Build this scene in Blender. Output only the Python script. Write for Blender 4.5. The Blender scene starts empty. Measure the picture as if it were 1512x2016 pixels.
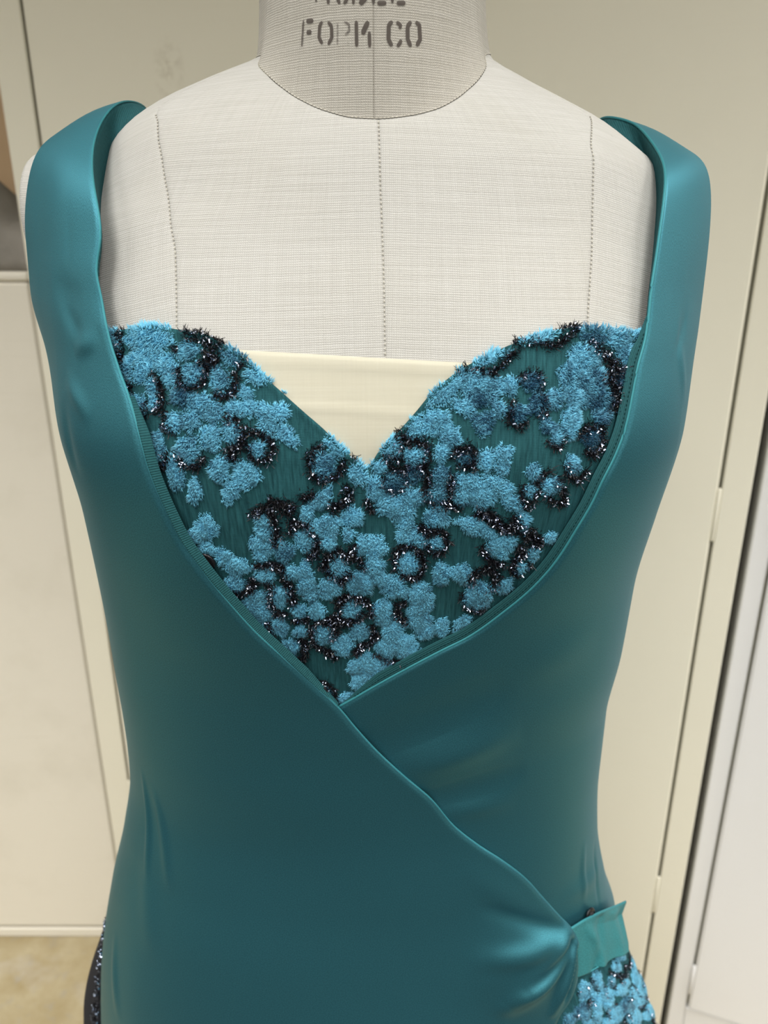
import bpy, math, random
import numpy as np

# ------------------------------------------------------------------ camera, world, light, exposure
scene = bpy.context.scene
C = scene.collection
H = 1.33                                    # camera height, metres
cam = bpy.data.cameras.new('camera')
cam.sensor_fit = 'VERTICAL'; cam.sensor_height = 36.0; cam.sensor_width = 27.0
cam.lens = 1514/2016*36
cam.clip_start = .02
cam.dof.use_dof = True; cam.dof.focus_distance = .385; cam.dof.aperture_fstop = 9.5
camo = bpy.data.objects.new('camera', cam); C.objects.link(camo)
camo.location = (0, 0, H); camo.rotation_euler = (math.radians(70), 0, 0)
scene.camera = camo
scene.view_settings.view_transform = 'Standard'
scene.view_settings.look = 'None'
scene.view_settings.exposure = 0.14
scene.view_settings.gamma = 1.0
scene.view_settings.use_curve_mapping = False

world = bpy.data.worlds.new('world'); scene.world = world
world.use_nodes = True
wb = world.node_tree.nodes['Background']
wb.inputs[0].default_value = (1.0, .98, .94, 1); wb.inputs[1].default_value = .16

def area_lamp(name, loc, size, power, col=(1, .98, .95), rot=(0, 0, 0)):
    l = bpy.data.lights.new(name, 'AREA'); l.shape = 'RECTANGLE'
    l.size, l.size_y = size; l.energy = power; l.color = col
    o = bpy.data.objects.new(name, l); C.objects.link(o)
    o.location = loc; o.rotation_euler = rot
    return o
for lx, ly, pw, sp in ((-.55, -.50, 12.5, 95), (.55, -.50, 11.5, 95), (-1.95, -.1, 30, 122), (1.95, -.1, 50, 122), (-.8, -1.7, 24, 150), (.8, -1.7, 24, 150)):
    area_lamp('ceiling_lamp', (lx, ly, 2.75), (.6, 1.2), pw).data.spread = math.radians(sp)   # louvred fluorescent trays

# ------------------------------------------------------------------ measured data
VELVET = [[-571,-474,79,5,-6,-69,0],[-687,-489,26,10,5,-50,2],[-590,-570,61,5,-5,-59,0],[-520,-608,32,11,5,-78,1],[-657,-621,25,11,8,-53,3],[-611,-638,23,3,-3,-45,2],[-458,-518,30,1,-3,-43,2],[-452,-617,30,2,-2,-50,5],[-382,-636,25,15,11,-60,4],[-348,-539,31,-9,-6,-42,7],[-286,-620,30,-30,-13,-37,1],[-575,-686,19,7,4,-43,2],[-575,-752,16,2,-2,-33,2],[-625,-773,27,13,8,-53,3],[-490,-721,26,2,-2,-43,8],[-435,-746,40,-21,-12,-48,3],[-514,-832,28,3,-2,-44,1],[-401,-779,26,-24,-14,-38,4],[-466,-819,33,3,-2,-43,5],[-319,-692,16,10,6,-33,1],[-348,-764,25,-7,-5,-35,2],[-314,-756,27,0,-1,-43,1],[-269,-785,25,-37,-17,-33,1],[-235,-782,23,-1,-1,-47,1],[-220,-884,27,-41,-14,-27,2],[-266,-835,19,-28,-14,-27,2],[-360,-864,24,7,3,-50,2],[-414,-888,31,2,-3,-66,2],[-482,-945,36,4,-4,-64,5],[-571,-944,28,5,-6,-69,2],[-528,-1068,27,15,5,-77,2],[-478,-1141,20,3,-8,-71,2],[-397,-1029,29,2,-5,-66,2],[-328,-1051,32,32,17,-65,1],[-376,-1132,20,-13,-19,-66,2],[-296,-937,21,0,-2,-41,2],[-89,-922,26,35,25,-52,1],[-128,-1020,35,-2,-2,-66,5],[-221,-693,6,-7,-2,-6,0],[433,-467,60,23,4,-21,1],[303,-552,48,37,6,-22,1],[193,-695,47,57,14,-33,1],[257,-649,48,0,1,-53,2],[310,-676,37,0,1,-53,3],[279,-711,37,0,1,-53,9],[242,-757,30,-18,-8,-38,3],[292,-827,26,-7,-5,-57,6],[327,-765,21,0,1,-44,5],[358,-667,23,-14,-9,-41,2],[412,-651,28,-1,0,-40,8],[430,-749,27,-16,-10,-50,8],[382,-783,24,-1,1,-44,8],[475,-725,29,-2,1,-45,5],[597,-457,61,-4,0,-41,7],[676,-481,44,-22,-16,-51,3],[564,-553,49,-28,-15,-58,2],[521,-631,37,-3,1,-72,3],[585,-663,54,-6,2,-73,6],[615,-749,50,-7,2,-55,8],[541,-731,44,-5,2,-54,4],[526,-828,31,-11,-6,-79,3],[717,-568,40,11,22,-64,3],[704,-678,42,-6,2,-57,8],[597,-912,35,-6,4,-47,9],[750,-464,40,-3,0,-28,1],[626,-824,37,-6,2,-37,8],[461,-840,23,-22,-9,-27,5],[487,-897,18,-2,2,-32,3],[168,-821,38,1,1,-59,1],[125,-850,28,28,14,-39,1],[207,-883,28,-16,-10,-52,2],[54,-943,24,24,17,-48,1],[116,-979,33,1,1,-43,2],[187,-958,22,1,1,-47,1],[248,-983,22,1,1,-33,8],[21,-1025,26,0,0,-34,1],[61,-1099,32,1,0,-55,8],[117,-1057,28,1,1,-45,6],[187,-1064,28,1,1,-50,6],[179,-1150,31,2,2,-51,5],[15,-1130,32,0,0,-61,1],[44,-1212,35,-10,-6,-62,1],[85,-1211,44,-27,-17,-89,1],[125,-1168,23,1,1,-41,2],[308,-991,22,15,13,-53,1],[350,-967,27,0,2,-51,1],[351,-1029,17,0,2,-29,2],[269,-1100,43,-26,-9,-57,2],[249,-1151,28,1,2,-51,2],[306,-1159,31,-30,-16,-63,2],[347,-1108,38,-52,-14,-35,2],[387,-1190,35,-48,-12,-31,1],[425,-1277,17,7,16,-64,2],[183,-1264,38,2,2,-64,2],[99,-1317,24,1,1,-43,2],[-36,-1059,28,-1,-1,-60,1],[281,-1308,44,-35,-7,-40,1],[433,-1042,20,-1,3,-44,4],[431,-1131,15,-1,3,-36,3],[487,-1117,27,-26,-11,-42,2],[547,-1026,24,9,16,-49,3],[-58,-943,11,0,0,-28,1],[-463,-1323,33,5,-8,-69,1],[-499,-1364,25,-12,-18,-56,1],[-476,-1437,27,-13,-12,-40,1],[-430,-1480,28,-6,-9,-48,1],[-395,-1528,41,-10,-9,-56,1],[-411,-1637,34,16,0,-54,2],[-304,-1280,19,0,-3,-40,2],[-304,-1340,25,0,-4,-54,3],[-327,-1402,23,0,-3,-49,1],[-303,-1423,27,0,-3,-49,2],[-320,-1473,22,0,-2,-36,2],[-254,-1452,29,-1,-3,-57,5],[-259,-1403,14,-1,-2,-35,3],[-193,-1386,30,-2,-3,-65,1],[-177,-1240,14,-13,-17,-58,1],[-133,-1173,16,-23,-24,-55,2],[-130,-1316,41,-2,-2,-66,1],[-125,-1404,22,-1,-1,-41,1],[-57,-1273,32,-1,-1,-59,1],[-70,-1366,18,-1,-1,-41,1],[-312,-1576,30,1,-3,-45,2],[-233,-1562,26,-1,-2,-44,1],[-199,-1541,18,-1,-2,-51,2],[-186,-1593,17,-1,-1,-37,2],[-199,-1646,30,-1,-2,-69,2],[-182,-1708,19,-1,-1,-39,1],[-132,-1664,34,-1,-2,-65,1],[-170,-1797,27,-1,-2,-61,1],[-224,-1796,19,32,13,-38,1],[-99,-1539,28,-1,-1,-61,2],[-65,-1791,31,-1,-1,-64,2],[-35,-1629,39,-1,-1,-67,2],[-30,-1422,19,0,-1,-62,1],[-277,-1707,29,0,-4,-72,2],[-335,-1718,35,2,-3,-57,4],[-345,-1809,40,4,-6,-93,2],[-383,-1788,21,-5,-10,-67,3],[-359,-1904,33,4,-3,-52,2],[-287,-1906,26,2,-3,-68,3],[-225,-1930,22,1,-2,-42,2],[-155,-1954,34,0,-2,-63,3],[-96,-2022,36,0,-1,-76,2],[-43,-1930,32,0,-1,-66,2],[-261,-2042,30,2,-3,-61,2],[-289,-2115,26,-19,-11,-51,2],[-152,-2341,17,1,-1,-28,3],[-53,-2168,25,0,-1,-53,2],[-42,-2284,30,0,-1,-63,1],[-94,-2394,24,19,5,-35,2],[10,-1433,36,0,0,-74,1],[5,-1540,34,0,0,-63,2],[24,-1604,30,0,0,-47,2],[-37,-1641,39,-1,-1,-71,2],[107,-1524,34,1,1,-63,1],[109,-1370,37,2,1,-51,2],[147,-1394,19,1,1,-35,2],[189,-1410,21,1,1,-39,3],[69,-1660,40,1,1,-67,1],[150,-1697,40,1,2,-78,1],[167,-1767,25,0,1,-40,2],[34,-1809,33,0,0,-91,1],[66,-1943,30,-22,-16,-89,1],[104,-2027,43,0,1,-85,1],[45,-2038,37,0,0,-75,1],[149,-1859,42,0,2,-73,2],[172,-1933,32,0,1,-53,2],[224,-1907,26,-1,2,-64,1],[142,-1787,31,0,1,-51,3],[212,-1571,29,1,3,-70,3],[272,-1569,29,0,3,-61,2],[335,-1698,43,-2,7,-97,2],[307,-1727,25,-1,3,-51,2],[328,-1335,31,-44,-10,-26,1],[372,-1424,36,-37,-12,-54,1],[398,-1398,24,-2,4,-45,2],[480,-1471,19,-14,-4,-47,1],[448,-1551,18,-14,-3,-40,1],[520,-1388,19,-20,-6,-30,2],[408,-1653,20,36,16,-33,3],[291,-1883,23,51,17,-31,2],[164,-2093,25,18,8,-41,3],[-19,-2146,40,30,12,-72,1],[29,-2179,41,-31,-11,-63,1],[-66,-2168,18,0,-1,-44,1],[-30,-2258,41,31,10,-64,1],[-91,-2385,25,20,6,-38,2]]
VELVET_HIP = [[1400,-5567,86,-96,40,-138,1],[1131,-5058,41,-31,12,-55,1],[948,-4973,29,-18,3,-73,1],[855,-4967,33,-32,-14,-66,2],[904,-5092,29,-20,-1,-86,1],[974,-5168,41,-40,-11,-79,1],[1099,-5241,63,-78,-15,-29,1],[1111,-5418,71,-95,-25,-49,7],[1289,-5578,103,-180,-47,-12,1],[1400,-5888,69,-96,0,-67,1],[1000,-5341,47,-59,-16,-51,2],[1169,-5598,82,-116,-25,-33,1],[812,-5109,39,-38,-10,-57,7],[892,-5199,22,-24,-20,-92,1],[1367,-5869,82,-127,-51,31,1],[746,-5106,27,-25,-6,-39,5],[1230,-5090,64,-78,-17,-12,4],[1400,-5426,40,-56,-35,-39,3],[1475,-5697,45,-55,-42,-59,1],[827,-5221,26,-27,-6,-32,3],[935,-5340,36,-42,-7,-30,2],[1044,-5088,27,-32,-13,-32,3],[1183,-5282,46,-59,-13,-16,2]]
TINSEL = [[3.7,-662,-443,-660,-472,-676,-503],[3.3,-689,-549,-658,-561],[4.5,-468,-461,-432,-453,-390,-487,-365,-501],[5.0,-418,-523,-385,-558,-416,-573],[2.1,-489,-498,-496,-534],[2.3,-490,-584,-491,-663,-461,-683,-424,-659,-413,-594,-438,-570],[3.3,-399,-708,-356,-707,-342,-657,-340,-606],[2.3,-309,-556,-331,-592],[2.9,-572,-627,-544,-690,-541,-747,-569,-795],[2.5,-655,-681,-638,-694],[2.3,-635,-842,-604,-815,-595,-754],[2.3,-532,-783,-541,-864,-511,-875],[2.5,-511,-941,-497,-1016,-464,-1027,-432,-970],[2.1,-543,-961,-556,-1034,-591,-1049],[3.3,-371,-807,-333,-813],[4.1,-333,-835,-332,-907,-368,-952,-353,-989],[2.9,-317,-864,-275,-871,-256,-938,-279,-989,-309,-974,-319,-915],[3.1,-131,-921,-158,-964,-164,-1018,-144,-1083,-98,-1069,-70,-999],[2.9,485,-429,539,-422,508,-470,473,-503,416,-479,367,-491],[2.7,373,-513,341,-570,309,-614,256,-596,224,-605],[4.1,564,-491,618,-540,662,-599,702,-641],[6.2,626,-631,673,-702,668,-766,654,-792],[2.3,385,-659,390,-624,428,-616,440,-670,435,-705,452,-742,454,-786,432,-807],[2.3,364,-730,358,-809,383,-845,410,-819],[1.8,459,-903,496,-943,508,-890],[3.6,563,-906,573,-862,623,-879,634,-928,611,-990,580,-956],[2.6,526,-1013,539,-1075,575,-1102,597,-1056],[3.6,70,-860,98,-905,143,-922,155,-968],[3.6,82,-906,71,-990,32,-972],[4.1,149,-978,139,-1036,88,-1019],[3.6,221,-984,230,-937,263,-936,278,-982,260,-1016,233,-1012],[3.1,43,-1029,77,-1039,95,-1098,79,-1149,44,-1130,32,-1079],[3.6,150,-1036,158,-1115,160,-1187,207,-1205,220,-1132,212,-1053],[3.1,207,-1205,252,-1213],[3.6,299,-1232,349,-1285,388,-1330],[3.6,224,-1092,215,-1143],[2.3,414,-1100,410,-1150,430,-1214,450,-1174,452,-1063,486,-1047],[2.5,477,-1146,509,-1202,542,-1209,526,-1133,495,-1078],[2.1,-36,-971,-53,-990],[2.6,-14,-1181,3,-1254],[3.1,135,-1315,165,-1336,195,-1339],[4.4,-283,-1183,-243,-1198,-220,-1212,-236,-1256],[3.5,-194,-1175,-156,-1149],[3.5,-323,-1266,-313,-1221,-278,-1215,-270,-1301,-267,-1361,-277,-1416],[3.8,-117,-1225,-88,-1207,-59,-1170,-72,-1114],[3.5,-231,-1350,-221,-1290,-196,-1291,-174,-1346,-157,-1388,-168,-1478],[2.5,-172,-1485,-189,-1463],[3.5,-343,-1532,-323,-1517,-268,-1524,-256,-1576,-245,-1660,-238,-1763],[3.5,-354,-1593,-349,-1639,-383,-1682,-426,-1720,-413,-1759],[3.1,-310,-1606,-301,-1660,-308,-1716,-300,-1781],[3.1,-305,-1806,-271,-1813,-260,-1829],[4.1,-325,-1875,-320,-1935,-338,-1971,-308,-2011,-298,-2045],[2.8,-243,-1879,-233,-1846,-202,-1845,-203,-1870],[3.8,-144,-1551,-131,-1480,-101,-1447,-68,-1490,-45,-1449],[3.5,-65,-1562,-89,-1620,-133,-1566],[3.1,-103,-1766,-95,-1719,-63,-1705,-29,-1737],[3.8,-101,-1823,-144,-1863,-106,-1888,-66,-1864,-29,-1816],[2.8,-164,-1854,-189,-1921,-184,-2014,-149,-2056,-114,-2107],[2.5,-129,-1871,-119,-1938,-131,-1979],[3.1,-234,-1964,-212,-2006,-219,-2092,-254,-2174],[3.5,-205,-2298,-175,-2278,-139,-2322,-132,-2386,-116,-2441],[2.8,-52,-2073,-27,-2005],[3.0,68,-1557,72,-1458,105,-1422,144,-1456,155,-1527,133,-1602,88,-1584],[2.5,135,-1318,155,-1342,167,-1428,191,-1462,218,-1417,210,-1348,186,-1332],[3.6,289,-1227,330,-1243,367,-1310,401,-1328],[4.8,398,-1252,424,-1330,467,-1370,495,-1428],[3.2,428,-1410,449,-1467,427,-1492,423,-1557,452,-1590],[2.0,475,-1517,463,-1553],[3.0,320,-1414,338,-1468,370,-1515,395,-1526],[3.6,301,-1637,311,-1569,348,-1542,377,-1601,374,-1670],[2.0,279,-1686,300,-1778,343,-1802,357,-1782],[2.4,70,-1768,111,-1748],[3.6,75,-1798,91,-1849,118,-1880],[2.5,-101,-1807,-100,-1746,-60,-1708,-11,-1748,-1,-1839],[3.2,-117,-1848,-67,-1859],[2.8,-2,-1891,8,-1964,-44,-2048,-55,-2080],[2.8,-122,-2080,-141,-2048],[2.0,8,-2070,56,-2124,132,-2136],[2.8,94,-2169,122,-2180],[3.2,-47,-1414,-57,-1458,-29,-1512,-20,-1557]]
TINSEL_HIP = [[1.9,871,-4924,871,-5027,886,-5117],[1.9,976,-5033,969,-5132,1010,-5180],[1.7,1204,-5359,1193,-5445,1124,-5369],[1.7,1485,-5560,1400,-5625,1485,-5686],[1.9,952,-5220,944,-5304],[1.9,1122,-5173,1154,-5246],[1.4,1400,-5713,1335,-5714,1234,-5605],[1.9,1025,-5420,1094,-5478,1102,-5538],[1.7,827,-5027,850,-5125],[2.1,907,-4902,917,-4986,923,-5067],[2.5,1042,-4993,1118,-5129,1218,-5246],[2.5,1387,-5260,1344,-5300,1214,-5176],[1.7,1268,-5412,1281,-5506,1400,-5759],[1.7,1125,-4995,1137,-5049],[2.1,855,-5048,870,-5085],[2.5,859,-5194,881,-5249],[1.7,761,-5127,785,-5091],[1.7,1327,-5738,1400,-6037],[1.4,985,-5260,1031,-5275],[2.5,1028,-5054,1052,-5168],[1.2,826,-4925,810,-4953],[1.7,1026,-5445,1060,-5506]]
NECK_L = [[-701,98],[-684,5],[-683,-81],[-700,-145],[-702,-200],[-692,-287],[-680,-392],[-670,-511],[-652,-618],[-624,-736],[-599,-881],[-578,-1073],[-555,-1235],[-530,-1379],[-480,-1541],[-420,-1713],[-356,-1888],[-273,-2070],[-185,-2259],[-117,-2403],[-59,-2558],[9,-2720],[120,-2939],[212,-3104],[308,-3337],[407,-3508],[510,-3662],[619,-3852],[714,-4074],[779,-4242],[827,-4366],[852,-4494],[841,-4655],[808,-4793],[754,-4903],[698,-4972],[649,-5076],[589,-5244]]
NECK_R = [[819,-50],[816,-119],[804,-181],[791,-238],[778,-396],[761,-506],[733,-620],[718,-738],[699,-891],[673,-1005],[643,-1114],[622,-1223],[593,-1340],[555,-1492],[497,-1645],[410,-1805],[316,-1948],[214,-2051],[110,-2162],[2,-2285],[-105,-2417],[-228,-2551],[-410,-2718],[-616,-2871]]
SWEET = [[-732,-480],[-693,-454],[-640,-439],[-556,-417],[-498,-429],[-417,-448],[-367,-490],[-319,-542],[-271,-624],[-221,-705],[-172,-783],[-121,-862],[-82,-936],[-42,-995],[-12,-1036],[20,-961],[67,-880],[120,-779],[158,-701],[210,-624],[261,-569],[313,-526],[365,-490],[432,-458],[489,-434],[533,-425],[612,-438],[704,-458],[803,-481]]
MUSLIN_TOP = [[-423,-502],[-338,-510],[-167,-528],[-13,-545],[157,-560],[255,-567],[353,-583]]
PRINCESS_L = [[-987,577],[-855,509],[-760,386],[-674,222],[-592,61],[-545,-97],[-525,-274],[-517,-406],[-508,-671]]
PRINCESS_R = [[1074,559],[912,488],[757,363],[688,130],[650,-98],[619,-278],[600,-411],[577,-677]]
CENTER = [[26,494],[27,281],[31,15],[35,-248],[36,-424],[37,-579],[19,-989]]
TAB_L = [[817,-4364],[833,-4455],[839,-4553],[826,-4660],[802,-4760]]
TAB_T = [[817,-4364],[916,-4378],[1034,-4437],[1163,-4542],[1329,-4689]]
TAB_R = [[1400,-4940],[1295,-4801],[1248,-4870],[1227,-4936],[1197,-4976]]
TAB_B = [[802,-4760],[870,-4790],[956,-4819],[1062,-4874],[1197,-4976]]
LIN_L = [[-989,126],[-1029,168],[-1077,230],[-1133,301],[-1210,371],[-1170,433],[-1156,505],[-1083,554],[-1047,587]]
LIN_R = [[1006,-40],[1067,62],[1134,161],[1233,246],[1232,299],[1160,342],[1124,389],[1116,443],[1075,522]]
STRAP_L = [[-0.1349,0.3885,1.3428,-0.1929,0.445,1.3395],[-0.1407,0.4,1.3555,-0.1906,0.448,1.3573],[-0.1429,0.411,1.3664,-0.1885,0.454,1.3682],[-0.1444,0.426,1.3774,-0.1862,0.46,1.3745],[-0.1435,0.442,1.3877,-0.1797,0.468,1.3806],[-0.141,0.46,1.3956,-0.1711,0.477,1.3869],[-0.1396,0.48,1.3982,-0.1733,0.492,1.3837],[-0.1374,0.497,1.3985,-0.1815,0.508,1.3778],[-0.144,0.53,1.3884,-0.1968,0.535,1.3626],[-0.1543,0.56,1.3704,-0.2057,0.55,1.3386]]
STRAP_R = [[0.1328,0.3937,1.327,0.1779,0.445,1.3318],[0.1358,0.402,1.3432,0.1777,0.449,1.346],[0.1396,0.412,1.3563,0.177,0.454,1.359],[0.1404,0.42,1.3621,0.175,0.459,1.3651],[0.14,0.433,1.3698,0.1717,0.465,1.3699],[0.1379,0.45,1.3791,0.1661,0.472,1.3741],[0.1373,0.468,1.3859,0.1575,0.48,1.379],[0.1295,0.487,1.3912,0.1555,0.495,1.3765],[0.1265,0.501,1.3925,0.1578,0.51,1.3724],[0.1344,0.53,1.3827,0.1708,0.535,1.3566],[0.1441,0.56,1.3642,0.1786,0.55,1.3322]]
FOLD_L = [[804,-4396,493,-4747,5.4,50],[792,-4443,569,-4608,3.5,-42],[826,-4471,663,-4918,2.4,32],[826,-4520,727,-4846,1.4,-30],[778,-4366,416,-4362,5.4,22],[792,-4345,450,-3999,4.3,-14],[675,-4158,326,-3626,7.0,8],[-995,-3200,-911,-4090,2.2,16],[-912,-3261,-780,-4068,2.7,12],[-991,-3658,-808,-4658,5.9,9],[-1105,-4662,-973,-5348,3.2,12],[-869,-36,-844,-88,3.2,-12],[-1015,-248,-772,-326,5.9,-18],[-878,-560,-710,-477,3.2,14],[-947,-348,-796,-480,3.8,-14],[-957,-689,-775,-870,3.8,10],[-970,-790,-937,-1211,4.3,-8],[-702,-218,-695,-433,2.7,-8],[-693,-1253,-683,-2193,16.2,6],[-410,-2846,124,-3980,24.3,5]]
FOLD_R = [[-80,-2790,480,-2283,8.1,-30],[46,-2947,548,-2646,9.2,26],[85,-3185,607,-2987,5.9,-22],[223,-3236,575,-3232,4.9,8],[459,-2239,846,-2086,10.8,8],[807,-4150,1270,-4267,4.9,10],[971,-4369,1028,-3825,2.7,8],[1102,-4544,1194,-3967,2.7,-8],[1095,-385,959,-594,2.7,-14],[961,-402,1094,-868,3.2,8]]
SNAPS = [[-462,-1501],[-176,-2322],[983,-4415]]
AL_ = [0.0579,0.0605,0.0861,0.1116,0.137,0.1623,0.1805,0.1849,0.1876,0.1862,0.1795,0.175,0.167,0.1651,0.1638,0.163,0.1643,0.1735,0.1881,0.2003,0.2084,0.2151,0.2231,0.2337]
AR_ = [0.059,0.0622,0.0796,0.1013,0.1235,0.1454,0.166,0.1744,0.1774,0.1771,0.1766,0.1732,0.1637,0.1567,0.1556,0.1506,0.1504,0.1537,0.1644,0.1825,0.2008,0.2195,0.2357,0.2571]
ALF_ = [0.0579,0.0605,0.0861,0.1115,0.1285,0.1388,0.1454,0.1528,0.168,0.1756,0.1782,0.175,0.167,0.1651,0.1638,0.163,0.1643,0.1735,0.1881,0.2003,0.2084,0.2151,0.2231,0.2337]
ARF_ = [0.059,0.0622,0.0796,0.1013,0.122,0.1371,0.1519,0.1577,0.1638,0.1708,0.1759,0.1732,0.1637,0.1567,0.1556,0.1506,0.1504,0.1537,0.1644,0.1825,0.2008,0.2195,0.2357,0.2571]
NECK_SEAM = [[-1302,846],[-544,719],[-405,661],[-277,592],[-167,538],[-55,505],[26,501],[139,515],[242,544],[349,593],[471,652],[674,732],[1384,864]]
STENCIL = [[0,1.1,5,-566,921,-580,815],[0,1.9,9,-537,915,-474,913],[0,1.9,9,-535,870,-491,868],[1,1.6,8,-392,905,-416,892,-423,842,-393,816],[1,1.6,8,-344,902,-315,883,-313,839,-344,811],[2,0.8,3,-264,897,-267,809],[2,1.1,4,-211,898,-170,885,-171,859,-204,845],[2,0.8,2,-184,819,-173,806],[3,1.6,8,-114,900,-112,797],[3,2.2,9,-19,897,-55,861,-63,845],[3,1.6,7,-12,857,-9,794],[4,1.9,10,170,899,142,882,139,826,167,800],[4,1.6,9,203,897,235,886,231,870],[4,1.6,8,240,828,232,814,208,799],[5,1.9,10,322,902,293,882,294,830,320,802],[5,1.9,10,360,903,391,891,397,834,367,806],[6,1.1,7,-441,1084,-447,986],[6,1.9,9,-414,1078,-386,1029],[6,1.6,10,-336,1077,-341,972],[7,1.6,8,-241,1071,-266,1057,-265,992,-245,970],[7,1.6,9,-209,1070,-182,1054,-188,982,-212,969],[8,1.4,9,-126,1070,-136,965],[8,2.4,10,-91,1067,-41,1050,-38,991,-85,964],[9,1.4,8,25,1069,21,966],[9,1.6,9,52,1065,118,1066],[9,1.6,9,60,1019,107,1019],[9,1.9,10,52,968,122,969],[10,1.4,8,173,1071,170,970],[10,1.9,10,206,971,275,973]]

ZR = np.array([.10,.085,.075,.065,.055,.045,.033,.02,0,-.03,-.06,-.10,-.15,-.20,-.25,-.30,-.35,-.40,-.45,-.50,-.55,-.60,-.66,-.74])
YF = np.array([.425,.422,.418,.412,.405,.399,.393,.388,.381,.371,.364,.358,.357,.360,.366,.372,.375,.372,.366,.360,.355,.351,.348,.345])
YB = np.array([.525,.53,.54,.55,.556,.56,.565,.57,.575,.58,.58,.575,.57,.56,.555,.552,.552,.558,.57,.585,.597,.605,.61,.615])
YC = .462
FORM_SHAPE = False     # True while the bare form is built: its shoulders are narrower than the straps
def pchip(xq, x, y):
    # monotone cubic through (x, y), x rising
    h = np.diff(x); d = np.diff(y)/h
    m = np.zeros_like(y)
    m[0], m[-1] = d[0], d[-1]
    s = d[:-1]*d[1:] > 0
    w1 = 2*h[1:]+h[:-1]; w2 = h[1:]+2*h[:-1]
    with np.errstate(all='ignore'):
        hm = (w1+w2)/(w1/d[:-1]+w2/d[1:])
    m[1:-1] = np.where(s, hm, 0)
    xq = np.clip(xq, x[0], x[-1])
    i = np.clip(np.searchsorted(x, xq)-1, 0, len(h)-1)
    t = (xq-x[i])/h[i]
    return ((1+2*t)*(1-t)**2*y[i]+t*(1-t)**2*h[i]*m[i]+t*t*(3-2*t)*y[i+1]+t*t*(t-1)*h[i]*m[i+1])
def body(phi, z):
    """Point on the form: phi = angle round it (0 front, + wearer's left), z = height in metres."""
    phi = np.asarray(phi, float); zr = np.asarray(z, float)-H
    phi, zr = np.broadcast_arrays(phi, zr)
    q = lambda v: pchip(zr, ZR[::-1], v[::-1])
    s, c = np.sin(phi), np.cos(phi)
    n = 2.3
    r = (np.abs(s)**n+np.abs(c)**n)**(-1/n)
    w = .5+.5*np.tanh(s*6)
    a = q(ALF)*(1-w)+q(ARF)*w if FORM_SHAPE else q(AL)*(1-w)+q(AR)*w
    d = np.where(c > 0, YC-q(YF), q(YB)-YC)
    x = -.006+a*r*s
    y = YC-d*r*c
    for bx in (-.088, .080):
        y = y-.021*np.exp(-(((x-bx)/.052)**2+((zr+.105)/.06)**2)/2)*np.clip(c*2, 0, 1)
    return np.stack([x, y, zr+H], -1)
def surf(phi, z, off=0.0):
    """The form's surface pushed out along its normal by off."""
    e = 1e-3
    phi, z = np.broadcast_arrays(np.asarray(phi, float), np.asarray(z, float))
    p = body(phi, z)
    n = np.cross(body(phi+e, z)-body(phi-e, z), body(phi, z+e)-body(phi, z-e))
    n /= np.linalg.norm(n, axis=-1, keepdims=True)+1e-12
    return p+n*np.asarray(off)[..., None]

AL, AR, ALF, ARF = (np.array(a) for a in (AL_, AR_, ALF_, ARF_))

# ------------------------------------------------------------------ helpers
def srgb(r, g, b):
    f = lambda c: c/12.92 if c <= .04045 else ((c+.055)/1.055)**2.4
    return (f(r/255), f(g/255), f(b/255), 1)
def mesh(name, verts, faces, mats=(), smooth=True, uv=None, mat_idx=None, attr=None):
    """faces: list of lists, or an int array (n,3)/(n,4)"""
    me = bpy.data.meshes.new(name)
    v = np.asarray(verts, np.float32).reshape(-1, 3)
    if isinstance(faces, np.ndarray):
        k = faces.shape[1]; n = len(faces)
        me.vertices.add(len(v)); me.vertices.foreach_set('co', v.ravel())
        me.loops.add(n*k); me.loops.foreach_set('vertex_index', faces.astype(np.int32).ravel())
        me.polygons.add(n); me.polygons.foreach_set('loop_start', np.arange(0, n*k, k, dtype=np.int32))
        try: me.polygons.foreach_set('loop_total', np.full(n, k, np.int32))
        except Exception: pass
        me.update(calc_edges=True)
    else:
        me.from_pydata(v.tolist(), [], [list(f) for f in faces])
    if uv is not None:
        ul = me.uv_layers.new(name='uv')
        li = np.empty(len(me.loops), np.int32); me.loops.foreach_get('vertex_index', li)
        ul.data.foreach_set('uv', np.asarray(uv, np.float32).reshape(-1, 2)[li].ravel())
    if attr is not None:
        for an, av in attr.items():
            a = me.attributes.new(an, 'FLOAT', 'POINT'); a.data.foreach_set('value', np.asarray(av, np.float32))
    for m in mats: me.materials.append(m)
    if mat_idx is not None: me.polygons.foreach_set('material_index', np.asarray(mat_idx, np.int32))
    me.polygons.foreach_set('use_smooth', np.full(len(me.polygons), smooth))
    me.validate(); me.update()
    return me
def obj(name, me, parent=None, mods=None):
    o = bpy.data.objects.new(name, me); C.objects.link(o)
    if parent is not None:
        o.parent = parent
        p = parent; l = np.zeros(3)
        while p is not None: l += np.array(p.location); p = p.parent
        o.location = tuple(-l)
    return o
def thing(name, label, cat, loc, group=None):
    o = bpy.data.objects.new(name, None); C.objects.link(o); o.location = loc
    o.empty_display_size = .05
    return tag(o, label, cat, group)
def tag(o, label, cat, group=None):
    o['label'] = label; o['category'] = cat
    if group: o['group'] = group
    return o
def grid_faces(r, c, wrap=False):
    i = np.arange(r*c).reshape(r, c)
    if wrap:
        j = np.roll(i, -1, 1)
        return np.stack([i[:-1], j[:-1], j[1:], i[1:]], -1).reshape(-1, 4)
    return np.stack([i[:-1, :-1], i[:-1, 1:], i[1:, 1:], i[1:, :-1]], -1).reshape(-1, 4)
def solidify(o, t, offset=-1):
    m = o.modifiers.new('cloth', 'SOLIDIFY'); m.thickness = t; m.offset = offset; m.use_rim = True
    return o
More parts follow.
